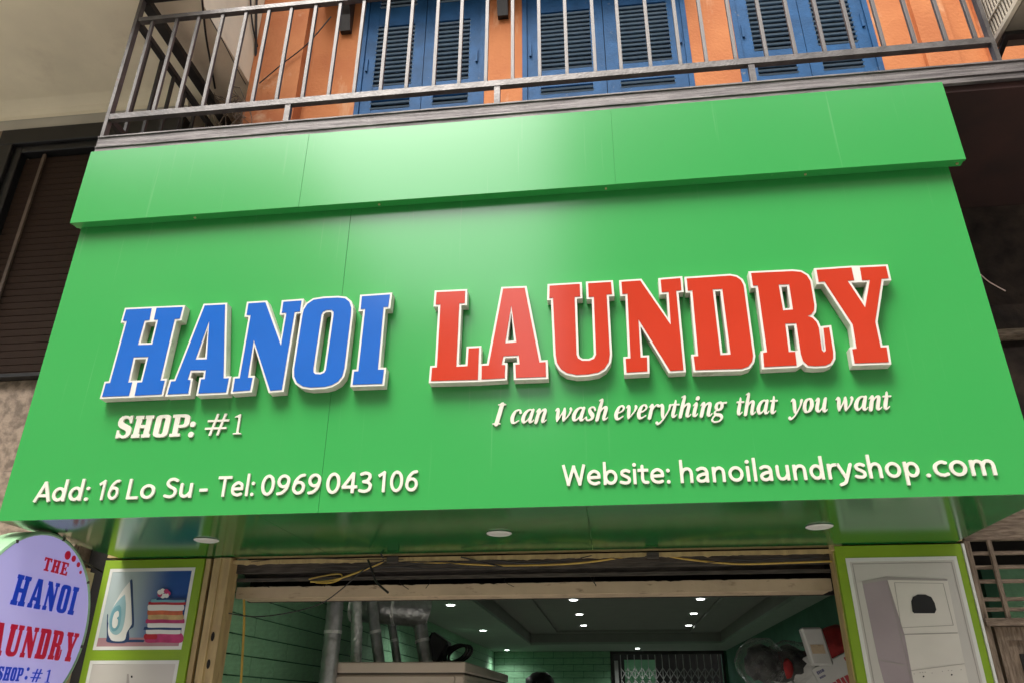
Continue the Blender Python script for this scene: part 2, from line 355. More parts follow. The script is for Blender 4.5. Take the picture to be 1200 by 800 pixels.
# guide rails of the roller shutter (left)
m = MB()
m.box(-2.80, -2.765, YW-.005, YW+.05, 0, 2.545); m.box(-2.735, -2.612, YW-.02, YW-.008, 0, 2.545)
m.box(-2.735, -2.722, YW-.008, YW+.12, 0, 2.545); m.box(-2.624, -2.612, YW-.008, YW+.12, 0, 2.545); m.box(-2.69, -2.678, YW-.032, YW-.02, 0, 2.545)
g = m.build('shutter_rail', M['metal_cream'], B)
for z in (2.03, 1.86, 1.69, 1.52):
    MB().prism([[(.012*math.cos(a), .03*math.sin(a)) for a in [i*math.pi/6 for i in range(12)]]], lambda a, b, z=z: (-2.655+a, YW-.0225, z+b), (0, .002, 0)).build('slot', M['dark'], g)
m = MB(); m.box(1.43, 1.468, YW+.021, YW+.12, 0, 2.545); m.box(1.474, 1.498, YW+.021, YW+.12, 0, 2.545)
m.build('shutter_rail', M['metal_cream'], B)
MB().box(-2.763, -2.737, YW+.03, YW+.12, 0, 2.545).build('shutter_rail_gap', M['dark'], B)
# lintel and the open slot of the roller shutter above it
def ragged(x0, x1, z0, z1, amp, seed, top=True, n=150):
    r = random.Random(seed); pts = []
    for i in range(n+1):
        x = x0+(x1-x0)*i/n; pts.append((x, (z1 if top else z0)+r.choice((0, 0, 0, -amp, -amp*.4, amp*.3))*r.random()))
    o = [(x1, z0), (x0, z0)] if top else [(x1, z1), (x0, z1)]
    return [pts+o]
MB().prism(ragged(LX, RX, CAMZ+.695, CAMZ+.770, .007, 3), lambda a, b: (a, 5.40, b), (0, .05, 0)).build('lintel', M['lintel'], B)
MB().prism(ragged(LX, RX, CAMZ+.905, CAMZ+.932, .010, 5, False), lambda a, b: (a, 5.262, b), (0, .015, 0)).build('steel_angle', M['metal_cream'], B)
m = MB(); m.box(LX, RX, 5.34, 5.38, CAMZ+.855, CAMZ+.93); m.box(LX, RX, 5.36, 5.37, CAMZ+.70+.1, CAMZ+.835-.012)
m.build('shutter_channel', M['lintel_dark'], B)
MB().tube([(LX, 5.56, CAMZ+.90), (RX, 5.56, CAMZ+.90)], .07, 14).build('shutter_drum', M['lintel_dark'], B, smooth=True)
m = MB(); m.box(IL, IR, 5.66, 5.70, CAMZ+.70, ZC+.5); m.box(LX-.2, RX+.2, 5.27, 5.66, CAMZ+.99, CAMZ+1.03)
m.build('shutter_box', M['dark'], B)
MB().box(-3.54, 2.225, YW+.12, YW+.27, CAMZ+1.035, 5.10).build('first_floor_wall', M['roof'], B)
MB().box(-3.54, 2.22, YW-.02, YW+.119, ZS0_+.0093, ZS0_+.03).build('closing_strip', M['metal_cream'], B)
MB().box(LX, RX, 5.45, 5.655, CAMZ+.70, CAMZ+.71).build('lintel_underside', M['lintel'], B)
# interior
MB().box(IL-.4, IR+.3, YW+.36, IB+.2, -.10, .02).build('floor', M['floor'], B)
MB().box(-3.5, IR, YW-.02, YW+.36, -.10, .015).build('threshold', M['floor'], B)
def wall_bricks(wallname, label, wall, plane, a0, a1, z0, z1, nvis):
    """brick-pattern wall panelling: recessed joint sheet with every brick a piece of its own"""
    w = wall.build(wallname, M['joint'], B, label)
    H, L = .135, .44; k = 0
    z = z1
    while z > z0+.05:
        h = min(H, z-z0); off = (k % 2)*L/2; a = a0-off
        while a < a1:
            s0, s1 = max(a, a0)+.004, min(a+L, a1)-.004
            if s1-s0 > .05:
                d = .012+random.uniform(-.003, .003)
                if plane[0] == 'x': c = (plane[1]+plane[2]*d/2, (s0+s1)/2, z-h/2); s = (d, s1-s0, h-.010)
                else: c = ((s0+s1)/2, plane[1]-d/2, z-h/2); s = (s1-s0, d, h-.010)
                piece('brick', M['brick'], c, s, w)
            a += L
        z -= h; k += 1
    return w
wall_bricks('side_wall', 'green brick-patterned wall along the left of the shop', MB().box(IL-.1, IL, YW+.28, IB, 0, 4.94), ('x', IL, 1), 5.42, IB, 1.58, ZC, 0)
MB().box(IR, IR+.1, YW+.36, IB, 0, 4.94).build('side_wall', M['joint'], B, 'plain dark green wall along the right of the shop')
# back wall with the doorway closed by a folding gate
DX0, DX1 = .0, 2.34
bw = MB(); bw.box(IL, DX0, IB, IB+.1, 0, ZC); bw.box(DX1, IR, IB, IB+.1, 0, ZC); bw.box(DX0, DX1, IB, IB+.1, ZC-.02, ZC); bw.box(IL, IR, IB, IB+.1, ZC+.001, 4.94)
wall_bricks('back_wall', 'green brick-patterned wall at the far end of the shop', bw, ('y', IB), IL+.02, DX0-.06, 1.95, ZC, 0)
m = MB(); m.box(DX0-.06, DX0, IB-.04, IB+.0-.001, 0, ZC-.002); m.box(DX0, DX1, IB-.04, IB-.001, ZC-.07, ZC-.002); m.box(DX1, DX1+.05, IB-.04, IB-.001, 0, ZC-.002)
m.build('door_frame', M['rail_dark'], B)
m = MB(); m.box(DX0-1, DX1+1, IB+1.6, IB+1.7, 0, ZC+.3); m.build('rear_wall', M['dark'], B)
m = MB(); m.box(.25, .95, IB+.9, IB+.95, 1.9, ZC-.13); m.build('rear_board', M['brick'], B)
# ceiling: perimeter soffit + recessed tray
TX0, TX1, TY0, TY1 = -1.62, 2.10, 7.2, 16.4
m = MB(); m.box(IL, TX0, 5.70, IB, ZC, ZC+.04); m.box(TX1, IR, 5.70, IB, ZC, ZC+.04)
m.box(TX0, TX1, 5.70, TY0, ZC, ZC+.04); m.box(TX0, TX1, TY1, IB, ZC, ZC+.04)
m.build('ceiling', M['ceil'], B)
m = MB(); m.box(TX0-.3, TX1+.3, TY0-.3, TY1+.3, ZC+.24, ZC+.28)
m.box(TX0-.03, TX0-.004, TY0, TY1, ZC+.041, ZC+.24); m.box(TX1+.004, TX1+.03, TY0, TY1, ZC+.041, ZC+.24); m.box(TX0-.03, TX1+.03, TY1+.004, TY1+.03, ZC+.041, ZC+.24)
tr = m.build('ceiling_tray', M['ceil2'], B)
m = MB(); m.box(TX0+.02, TX0+.55, TY0, TY1-.25, ZC+.20, ZC+.239); m.box(TX1-.60, TX1-.02, TY0, TY1-.25, ZC+.20, ZC+.239); m.box(TX0+.02, TX1-.02, TY1-.24, TY1-.02, ZC+.20, ZC+.239)
m.build('cove', M['ceil2'], tr)
# roof so daylight does not enter from above
MB().box(-3.1, 4.4, YW+.28, IB+3, 4.95, 5.1).build('upper_floor', M['roof'], B)
# ---------------------------------------------------------------- lights in the shop
def downlight(c, r, label, group, on):
    t = thing('recessed_light', label, 'ceiling light', c, group)
    m = MB()
    n = 20; ring = lambda R, z: [(c[0]+R*math.cos(2*math.pi*i/n), c[1]+R*math.sin(2*math.pi*i/n), z) for i in range(n)]
    a, b, d = ring(r, c[2]-.002), ring(r*.86, c[2]-.008), ring(r*.84, c[2]-.004)
    m.v += a+b+d
    for i in range(n): m.f += [(i, (i+1) % n, n+(i+1) % n, n+i), (n+i, n+(i+1) % n, 2*n+(i+1) % n, 2*n+i)]
    m.build('trim_ring', M['white' if on else 'lamp_off'], t)
    m = MB(); m.v += ring(r*.83, c[2]-.006); m.f.append(tuple(range(n))); m.v += ring(r*.83, c[2]-.001); m.f.append(tuple(range(n, 2*n)))
    m.f += [(i, (i+1) % n, n+(i+1) % n, n+i) for i in range(n)]
    m.build('diffuser', M['lamp_on' if on else 'lamp_off'], t)
    if on:
        l = bpy.data.lights.new('lamp', 'SPOT'); l.energy = 11; l.use_shadow = True; l.spot_size = math.radians(150); l.spot_blend = .6; l.shadow_soft_size = .06; l.color = (1, .99, .95)
        o = bpy.data.objects.new('lamp', l); COL.objects.link(o); o.parent = t; o.location = (0, 0, -.03)
    return t
row = {0: 'nearest', 1: 'middle', 2: 'farthest'}
for i, (px, py) in enumerate(((528, 708), (566, 738), (594, 761))):
    p = W(px, py, ZC, 2); p.z = ZC
    downlight(p, .062, f'{row[i]} of the three small lit downlights along the left edge of the shop ceiling', 'lit downlights on the green ceiling border', True)
for s, pts in (('left', ((672, 702), (679, 719), (684, 732))), ('right', ((821, 701), (813, 718), (807, 732)))):
    for i, (px, py) in enumerate(pts):
        p = W(px, py, ZC+.24, 2); p.z = ZC+.239
        downlight(p, .066, f'{row[i]} lit downlight of the {s} row in the dark recessed ceiling', 'lit downlights in the recessed tray', True)
p = W(747, 759, ZC, 2); downlight((p.x, min(p.y, 17.9), ZC), .062, 'lit downlight just in front of the folding gate at the back of the shop', 'lit downlights on the green ceiling border', True)
downlight((2.28, 8.4, ZC), .085, 'downlight on the green ceiling border at the right, behind the dryer poster', 'lit downlights on the green ceiling border', True)
# ---------------------------------------------------------------- balcony
BZ0, BZ1 = CAMZ+3.565, CAMZ+3.712
Bc = thing('balcony', 'narrow balcony slab with weathered grey steel edge running above the green shop sign', 'balcony', (0, 4.6, BZ0))
MB().box(-3.49, 4.3, 4.03, YW+.119, BZ0-.05, BZ0+.02).build('floor_slab', M['maroon'], Bc)
m = MB(); m.box(-3.50, 4.3, 4.0, 4.028, BZ0, BZ1); m.box(-3.50, 4.3, 4.028, 4.09, BZ1-.01, BZ1); m.box(-3.50, 4.3, 3.992, 4.0, BZ0+.045, BZ0+.055); m.box(-3.50, 4.3, 3.992, 4.0, BZ1-.012, BZ1-.001)
m.build('edge_beam', M['strip'], Bc)
MB().box(-3.50, -3.47, 4.095, YW-.16, BZ0+.021, BZ1-.002).build('side_beam', M['rail'], Bc)
# railing
Rl = thing('balcony_railing', 'grey steel railing with thin upright bars on the balcony above the sign', 'railing', (0, 4.02, BZ1))
zb, zm, zt = CAMZ+3.905, CAMZ+4.890, CAMZ+5.12
yr = 4.03
MB().box(-3.50, 2.64, yr-.022, yr+.022, zb-.024, zb+.026).build('bottom_rail', M['rail'], Rl)
MB().box(-3.46, 2.61, yr-.022, yr+.022, zm-.02, zm+.02).build('middle_rail', M['rail'], Rl)
MB().box(-3.50, 2.64, yr-.03, yr+.03, zt, zt+.04).build('handrail', M['rail_dark'], Rl)
bal = [150, 181, 208, 238, 267, 296, 325, 355, 385, 415, 446, 477, 508, 538, 570, 601, 633, 665, 697, 728, 762, 797, 828, 862, 898, 932, 966, 999, 1035, 1071, 1108, 1142]
for px in bal:
    x = W(px, 138-.0905*px+6, yr).x+random.uniform(-.004, .004)
    piece('baluster', M['rail'], (x, yr, (zb+.028+zm-.02)/2), (.024, .024, zm-zb-.048), Rl, (0, random.uniform(-.002, .002), 0))
for x in (-3.485, 2.63): MB().box(x-.013, x+.013, yr-.024, yr+.024, BZ1+.001, zt-.001).build('post', M['rail'], Rl)
for px, py in ((340, 116), (583, 95), (878, 68)):
    x = W(px, py, yr).x; MB().box(x-.02, x+.02, yr-.018, yr+.018, BZ1+.001, zb-.029).build('foot', M['rail'], Rl)
YE2 = 5.93
for x, s in ((-3.485, 1),):
    MB().box(x-.018, x+.018, yr+.026, YE2, zb-.024, zb+.024).build('side_bottom_rail', M['rail_dark'], Rl)
    MB().box(x-.022, x+.022, yr+.026, YE2, zm-.022, zm+.022).build('side_middle_rail', M['rail_dark'], Rl)
    MB().box(x-.042, x+.042, yr+.032, YE2, zt-.01, zt+.045).build('side_handrail', M['rail_dark'], Rl)
    for y in (4.22, 4.41, 4.60, 4.79, 4.98, 5.2): piece('side_baluster', M['rail_dark'], (x, y, (zb+zm)/2), (.024, .024, zm-zb-.05), Rl)
# ---------------------------------------------------------------- the green shop sign
YS = 4.0                                   # face of the main panel
ZS0, ZS1 = CAMZ+.952, CAMZ+2.975
XL, XR = -3.43, 2.135
S = thing('shop_sign', 'large green laundry sign box with raised blue, red and cream lettering above the shopfront', 'sign', (-.65, YS, ZS0))
def sheet(x0, x1, z0, z1, y0, y1, name, m, parent=S, label=None):
    return MB().box(x0, x1, y0, y1, z0, z1).build(name, m, parent, label, bevel=.0007 if name == 'band_panel' else .0012)
sx1, sx2 = W(408, 280, YS).x, W(716, 280, YS).x
for a, b in ((XL, sx1-.0008), (sx1+.0008, XR)): sheet(a, b, ZS0, ZS1-.02, YS, YS+.02, 'face_panel', M['green'])
b1, b2 = W(357, 200, 3.94).x, W(717, 150, 3.94).x
for i, (a, b) in enumerate(((-3.462, b1-.0003), (b1+.0003, b2-.0003), (b2+.0003, 2.205))):
    sheet(a, b, CAMZ+2.919, CAMZ+3.516, 3.927+.0015*(i == 1), 3.947+.0015*(i == 1), 'band_panel', M['green'])
m = MB(); m.box(-3.46, 2.20, 3.951, YS-.002, CAMZ+2.924, CAMZ+2.936); m.box(-3.46, -3.44, 3.9585, YS+.03, CAMZ+2.9365, CAMZ+3.5055); m.box(2.185, 2.2, 3.9585, YS+.0, CAMZ+2.9365, CAMZ+3.5055); m.box(-3.46, 2.2, 3.9485, YS-.003, CAMZ+3.506, CAMZ+3.514)
m.build('band_return', M['green'], S)
for x in (-2.6, -1.35, .1, 1.3, 2.17): MB().box(x-.006, x+.006, 3.962, 3.972, CAMZ+2.916, CAMZ+2.9235).build('rivet', M['metal_cream'], S)
# underside sheets and end cheeks
ye = 5.245
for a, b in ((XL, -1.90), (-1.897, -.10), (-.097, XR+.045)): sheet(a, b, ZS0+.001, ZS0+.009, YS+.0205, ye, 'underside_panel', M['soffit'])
m = MB(); m.box(XL, XL+.012, YS+.021, 4.6, ZS0+.010, ZS1); m.box(XR-.012, XR, YS+.021, 4.6, ZS0+.010, ZS1)
m.build('end_cheek', M['green'], S)
MB().box(XL+.02, XR-.02, YS+.06, YS+.10, ZS0+.02, ZS1-.05).build('backing_frame', M['rail_dark'], S)
MB().box(XL+.05, XR-.05, YS+.0205, YS+.03, ZS0+.02, ZS1-.03).build('seam_backing', M['green'], S)
MB().box(-3.40, 2.15, 3.9505, 3.958, CAMZ+2.937, CAMZ+3.50).build('seam_backing', M['green'], S)
for i, (px, py) in enumerate(((242, 632), (585, 624), (960, 616))):
    p = W(px, py, ZS0, 2)
    downlight((p.x, p.y, ZS0-.001), .078, ('unlit round downlight under the sign above the iron poster', 'unlit round downlight under the middle of the sign', 'unlit round downlight under the sign left of the dryer poster')[i], 'unlit downlights under the green sign', False)
# --- big slab letters: contours measured on the letter plane
YF = 3.94
T1, T2, T3, T4, T5, T6 = (110, 330), (280, 330), (495, 315), (640, 305), (790, 300), (870, 295)
def trace(o, pts): return [(lambda p: (p.x, p.z))(W(o[0]+a/5.333, o[1]+b/5.333, YF)) for a, b in pts]
def arcpts(pts): return pts
H = [(205,178),(364,170),(350,243),(320,246),(278,397),(368,394),(405,240),(378,241),(395,168),(558,162),(540,234),(508,237),(418,618),(446,617),(425,703),(258,712),(275,630),(305,628),(344,470),(252,472),(217,630),(243,628),(222,712),(55,718),(78,635),(105,632),(210,248),(185,248)]
LET = {
 'H': (T1, H, [0,9,10,11,12,13,14,23,24,25,26,27], [[3,6,5,4],[20,19,18,17]] , []),
 'A': (T1, [(695,152),(822,146),(812,603),(845,602),(828,690),(655,697),(672,609),(695,608),(703,552),(607,553),(588,612),(606,614),(592,697),(462,703),(485,622),(512,620)], None, [], [[(723,245),(708,484),(637,487)]]),
 'N': (T2, [(62,140),(168,133),(265,402),(300,198),(270,198),(280,130),(393,122),(383,190),(350,193),(270,675),(197,680),(95,365),(58,600),(87,600),(72,678),(-35,686),(-22,605),(8,603),(76,212),(50,212)], None, [], []),
 'O': (T2, [(398,215),(407,178),(430,142),(468,117),(530,107),(620,103),(665,108),(692,130),(703,165),(700,215),(660,540),(647,588),(620,622),(580,645),(540,655),(450,660),(400,652),(364,628),(347,592),(347,545)], None, [], [[(517,208),(527,190),(550,180),(580,180),(593,193),(592,215),(545,550),(535,568),(510,578),(480,577),(467,565),(467,540)]]),
 'I': (T2, [(770,96),(945,84),(935,161),(905,163),(870,550),(908,549),(897,637),(712,643),(722,561),(748,560),(791,174),(763,176)], None, [], []),
 'L': (T3, [(90,150),(268,142),(266,218),(232,219),(213,612),(283,608),(290,498),(355,495),(348,692),(55,700),(62,618),(92,616),(114,225),(84,227)], None, [], []),
 'A2': (T3, [(505,127),(640,122),(732,585),(770,582),(773,673),(585,680),(582,598),(608,597),(603,540),(507,545),(495,600),(518,600),(515,682),(370,690),(372,605),(415,603)], None, [], [[(556,232),(588,460),(518,466)]]),
 'U': (T4, [(22,163),(210,152),(213,230),(178,232),(190,590),(200,613),(225,628),(270,628),(300,615),(312,590),(298,232),(266,233),(262,148),(405,140),(412,215),(378,218),(398,590),(391,635),(365,675),(325,700),(260,712),(190,715),(130,703),(92,678),(68,640),(60,590),(43,238),(20,240)], None, [], []),
 'N2': (T4, [(470,138),(588,130),(778,405),(765,200),(722,203),(715,125),(838,115),(845,190),(812,193),(858,685),(775,690),(577,372),(590,608),(630,606),(632,693),(502,700),(497,615),(527,613),(508,212),(476,214)], None, [], []),
 'D': (T5, [(78,145),(350,127),(388,135),(417,155),(432,185),(437,215),(492,625),(486,660),(462,690),(420,704),(132,712),(122,628),(150,626),(113,218),(85,220)], None, [], [[(240,212),(300,209),(352,617),(288,620)]]),
 'R': (T5, [(480,110),(740,98),(790,103),(828,125),(850,160),(875,310),(872,345),(855,368),(832,378),(862,388),(888,415),(903,450),(922,590),(935,602),(947,592),(932,452),(968,448),(992,600),(992,640),(977,668),(945,683),(880,687),(835,683),(805,655),(790,610),(763,422),(693,425),(715,600),(755,598),(765,682),(562,692),(555,605),(580,602),(522,187),(492,189)],
        [0,1,2,3,4,5,6,7,8,9,10,11,12,13,14,15,16,17,18,19,20,21,22,23,29,30,31,32,33,34], [[26,25,24,27]], [[(652,182),(718,180),(742,338),(680,343)]]),
 'Y': (T6, [(462,118),(680,103),(697,182),(655,185),(765,352),(795,180),(745,182),(733,103),(895,95),(912,170),(868,173),(828,440),(862,600),(899,598),(912,690),(700,697),(685,610),(712,607),(688,458),(512,190),(475,193)],
        [0,1,7,8,9,10,11,12,13,14,15,16,17,18,19,20], [[3,5,4]], []),
}
GLY = {}                                   # letters re-used for the smaller lettering, height 1, upright
BW = .0125
def big_letter(key, face_m, colour, dy):
    o, face, sil, hidx, holes = LET[key]
    F = trace(o, face); Hs = [trace(o, h) for h in holes]
    silh = [F[i] for i in sil] if sil else F
    wh = [offset(silh, BW)]+[offset([F[i] for i in q], -BW) for q in hidx]+[offset(h, -BW) for h in Hs]
    body = MB().prism(wh, lambda a, b: (a, YF+dy, b), (0, YS-.004-YF-dy, 0)).build('letter', M['return'], S, f'raised {colour} letter {key[0]}')
    cap = MB().prism(wh, lambda a, b: (a, YF-.004+dy, b), (0, .0038, 0)).build('letter_border', M['white'], body)
    MB().prism([F]+Hs, lambda a, b: (a, YF-.0065+dy, b), (0, .0022, 0)).build('letter_face', face_m, body)
    x0 = min(p[0] for p in F); z0 = min(p[1] for p in F); h = max(p[1] for p in F)-z0
    GLY[key] = [[((a-x0)/h, (b-z0)/h) for a, b in l] for l in [F]+Hs]
for i, k in enumerate('HANOI'): big_letter(k, M['blue_face'], 'blue', .0015*(i % 2))
for i, k in enumerate(('L', 'A2', 'U', 'N2', 'D', 'R', 'Y')): big_letter(k, M['red_face'], 'red', .0015*(i % 2))
# hand-drawn slab glyphs for the rest
GLY['T'] = [[(0,1),(.62,1),(.62,.72),(.55,.72),(.50,.87),(.40,.87),(.40,.12),(.50,.12),(.50,0),(.12,0),(.12,.12),(.22,.12),(.22,.87),(.12,.87),(.07,.72),(0,.72)]]
GLY['E'] = [[(0,1),(.60,1),(.60,.70),(.53,.70),(.48,.87),(.27,.87),(.27,.57),(.40,.57),(.40,.66),(.46,.66),(.46,.36),(.40,.36),(.40,.45),(.27,.45),(.27,.13),(.50,.13),(.55,.32),(.62,.32),(.62,0),(0,0),(0,.12),(.09,.12),(.09,.88),(0,.88)]]
GLY['P'] = [[(0,1),(.46,1),(.56,.97),(.63,.90),(.65,.82),(.65,.58),(.62,.48),(.55,.42),(.45,.39),(.28,.39),(.28,.13),(.38,.13),(.38,0),(0,0),(0,.13),(.09,.13),(.09,.87),(0,.87)], [(.28,.87),(.42,.87),(.46,.82),(.46,.57),(.42,.52),(.28,.52)]]
GLY['S'] = [[(.60,1),(.60,.66),(.52,.66),(.47,.80),(.38,.88),(.28,.88),(.22,.83),(.22,.74),(.28,.68),(.50,.56),(.60,.46),(.64,.34),(.62,.16),(.54,.04),(.42,-.01),(.30,-.01),(.20,.05),(.16,0),(.05,0),(.05,.36),(.13,.36),(.18,.20),(.27,.12),(.38,.11),(.44,.17),(.44,.27),(.38,.34),(.14,.47),(.05,.58),(.02,.72),(.05,.88),(.14,.98),(.27,1.01),(.38,1.0),(.45,.95),(.50,1)]]
def circ(x, y, r, n=14): return [(x+r*math.cos(2*math.pi*i/n), y+r*math.sin(2*math.pi*i/n)) for i in range(n)]
def hashglyph():
    def para(x0, y0, x1, y1, w, horiz):
        return [(x0, y0), (x1, y1), (x1+(0 if horiz else w), y1+(w if horiz else 0)), (x0+(0 if horiz else w), y0+(w if horiz else 0))]
    return [para(.20, 0, .40, 1, .09, 0), para(.50, 0, .70, 1, .09, 0), para(.02, .28, .86, .28, .09, 1), para(.08, .63, .92, .63, .09, 1)]
GLY['1'] = [[(.20,.0),(.62,0),(.62,.05),(.47,.07),(.47,1.0),(.42,1.0),(.18,.88),(.18,.84),(.33,.86),(.36,.80),(.36,.07),(.20,.05)]]
# ---- stroke lettering with smooth swelling strokes (for the italic line)
ST = {
 'I': (.36, [[(.16,0,.058),(.16,.66,.058)],[(.05,.655,.015),(.27,.655,.015)],[(.05,.012,.015),(.27,.012,.015)]]),
 'c': (.40, [[(.33,.36,.038),(.30,.43,.022),(.22,.445,.02),(.12,.38,.042),(.075,.22,.058),(.11,.07,.048),(.2,.018,.024),(.33,.09,.014)]]),
 'a': (.49, [[(.34,.42,.022),(.24,.44,.022),(.13,.36,.045),(.075,.2,.056),(.10,.07,.046),(.17,.03,.022),(.27,.12,.016),(.33,.25,.014)],[(.37,.42,.044),(.345,.2,.053),(.35,.05,.042),(.42,.03,.016),(.47,.09,.013)]]),
 'n': (.47, [[(.02,.37,.013),(.08,.43,.025),(.11,.4,.048),(.10,.2,.052),(.09,.02,.05)],[(.11,.2,.014),(.2,.38,.02),(.29,.42,.038),(.33,.37,.05),(.32,.2,.052),(.32,.05,.045),(.38,.02,.016),(.44,.08,.013)]]),
 'w': (.62, [[(.01,.38,.013),(.06,.43,.03),(.10,.36,.048),(.12,.15,.044),(.14,.03,.022)],[(.14,.02,.016),(.27,.3,.018),(.31,.42,.022)],[(.31,.43,.03),(.33,.3,.048),(.35,.12,.044),(.36,.03,.022)],[(.36,.02,.016),(.5,.2,.018),(.55,.37,.032),(.52,.43,.03)]]),
 'h': (.47, [[(.04,.66,.014),(.10,.68,.02),(.13,.65,.042),(.11,.4,.052),(.10,.2,.052),(.09,.02,.05)],[(.11,.2,.014),(.2,.38,.02),(.29,.42,.038),(.33,.37,.05),(.32,.2,.052),(.32,.05,.045),(.38,.02,.016),(.44,.08,.013)]]),
 's': (.34, [[(.29,.35,.028),(.24,.43,.02),(.15,.44,.022),(.09,.37,.038),(.15,.27,.054),(.24,.17,.054),(.24,.07,.038),(.15,.018,.02),(.07,.03,.02),(.03,.11,.026)]]),
 'e': (.39, [[(.09,.2,.015),(.24,.26,.018),(.31,.35,.028),(.27,.43,.026),(.2,.445,.02),(.12,.37,.043),(.075,.2,.058),(.11,.06,.047),(.19,.018,.024),(.33,.1,.014)]]),
 'v': (.41, [[(.01,.38,.013),(.06,.43,.03),(.10,.37,.048),(.13,.15,.048),(.15,.03,.022)],[(.15,.02,.016),(.3,.22,.018),(.35,.37,.038),(.32,.43,.026)]]),
 'r': (.37, [[(.02,.37,.013),(.08,.43,.025),(.11,.4,.048),(.10,.2,.052),(.09,.02,.05)],[(.11,.22,.014),(.2,.38,.018),(.28,.43,.022),(.33,.40,.038)]]),
 'y': (.42, [[(.01,.38,.013),(.06,.43,.03),(.11,.36,.048),(.15,.15,.048),(.18,.02,.032)],[(.37,.40,.038),(.35,.25,.02),(.25,.03,.02),(.15,-.12,.02),(.05,-.19,.026),(.0,-.15,.038)]]),
 't': (.28, [[(.11,.56,.014),(.12,.5,.03),(.11,.3,.052),(.10,.08,.048),(.15,.025,.022),(.23,.09,.013)],[(.01,.42,.02),(.25,.42,.02)]]),
 'i': (.26, [[(.02,.37,.013),(.08,.43,.025),(.11,.4,.048),(.09,.2,.052),(.09,.06,.045),(.14,.02,.02),(.2,.09,.013)],[(.13,.60,.06),(.132,.602,.06)]]),
 'g': (.43, [[(.2,.44,.022),(.1,.38,.042),(.09,.27,.046),(.17,.19,.022),(.26,.24,.042),(.28,.34,.046),(.22,.44,.022)],[(.28,.41,.02),(.41,.42,.025)],[(.13,.2,.018),(.06,.12,.024),(.12,.05,.036),(.26,.02,.042),(.33,-.06,.036),(.25,-.17,.02),(.1,-.19,.02),(.01,-.13,.024),(.04,-.03,.022),(.12,.04,.02)]]),
 'o': (.43, [[(.22,.44,.02),(.11,.37,.044),(.075,.2,.054),(.11,.06,.044),(.18,.018,.02),(.28,.08,.044),(.33,.24,.054),(.29,.39,.044),(.22,.44,.02)]]),
 'u': (.48, [[(.02,.37,.013),(.08,.43,.025),(.11,.38,.048),(.09,.15,.052),(.11,.05,.042),(.18,.03,.022),(.27,.13,.016),(.33,.28,.014)],[(.36,.42,.044),(.34,.2,.052),(.34,.05,.045),(.4,.02,.016),(.45,.08,.013)]]),
}
_r = .0465
def smooth(pts, n=6):
    if len(pts) < 3: return pts
    P = np.array([pts[0]]+list(pts)+[pts[-1]]); out = []
    for i in range(1, len(P)-2):
        for t in np.linspace(0, 1, n, endpoint=False):
            p0, p1, p2, p3 = P[i-1], P[i], P[i+1], P[i+2]
            out.append(.5*((2*p1)+(-p0+p2)*t+(2*p0-5*p1+4*p2-p3)*t*t+(-p0+3*p1-3*p2+p3)*t**3))
    out.append(P[-2]); return out
def curve_pts(p, n=8): return [Vector(q) for q in smooth([tuple(v) for v in p], n)]
def stroke_loops(strokes, shear=.27, step=.0125):
    xs = np.arange(-.08, .84, step); ys = np.arange(-.26, .76, step)
    X, Y = np.meshgrid(xs, ys, indexing='ij'); Dm = np.full(X.shape, 9.)
    for st in strokes:
        if len(st) == 2 and st[0][2] == st[1][2] == _r and abs(st[0][0]-st[1][0])+abs(st[0][1]-st[1][1]) > .05:
            (ax_, ay_, r_), (bx_, by_, _) = st; L_ = math.hypot(bx_-ax_, by_-ay_); ux_, uy_ = (bx_-ax_)/L_, (by_-ay_)/L_
            al = (X-(ax_+bx_)/2)*ux_+(Y-(ay_+by_)/2)*uy_; pe = -(X-(ax_+bx_)/2)*uy_+(Y-(ay_+by_)/2)*ux_
            Dm = np.minimum(Dm, np.maximum(np.abs(pe)-r_, np.abs(al)-L_/2-r_*.8)); continue
        q = smooth(st)
        for a, b in zip(q, q[1:]):
            d = np.array([b[0]-a[0], b[1]-a[1]]); L2 = max(d@d, 1e-9)
            t = np.clip(((X-a[0])*d[0]+(Y-a[1])*d[1])/L2, 0, 1)
            Dm = np.minimum(Dm, np.hypot(X-a[0]-t*d[0], Y-a[1]-t*d[1])-(a[2]+t*(b[2]-a[2])))
    V = Dm; seg = {}
    nx, ny = V.shape
    def ip(i, j, k, l):
        a, b = V[i, j], V[k, l]; t = a/(a-b)
        return (round(float(xs[i]+t*(xs[k]-xs[i])), 6), round(float(ys[j]+t*(ys[l]-ys[j])), 6))
    ins = V < 0
    act = np.argwhere((ins[:-1, :-1].astype(int)+ins[1:, :-1]+ins[:-1, 1:]+ins[1:, 1:]) % 4 != 0)
    for i, j in act:
        c = [(i, j), (i+1, j), (i+1, j+1), (i, j+1)]; s = [bool(ins[a]) for a in c]
        ev = []
        for k in range(4):
            a, b = c[k], c[(k+1) % 4]
            if s[k] != s[(k+1) % 4]: ev.append(((a, b) if a < b else (b, a), s[k]))
        outs = [e for e, f in ev if f]; inn = [e for e, f in ev if not f]
        for a, b in zip(outs, inn): seg[a] = b            # leaving inside -> entering
    loops = []
    while seg:
        k0 = next(iter(seg)); lp = []; k = k0
        while k in seg:
            n = seg.pop(k); lp.append(ip(*k[0], *k[1])); k = n
        if len(lp) > 5: loops.append([(x+shear*y, y) for x, y in lp])
    return loops
def area(l): return sum(l[i][0]*l[(i+1) % len(l)][1]-l[(i+1) % len(l)][0]*l[i][1] for i in range(len(l)))/2
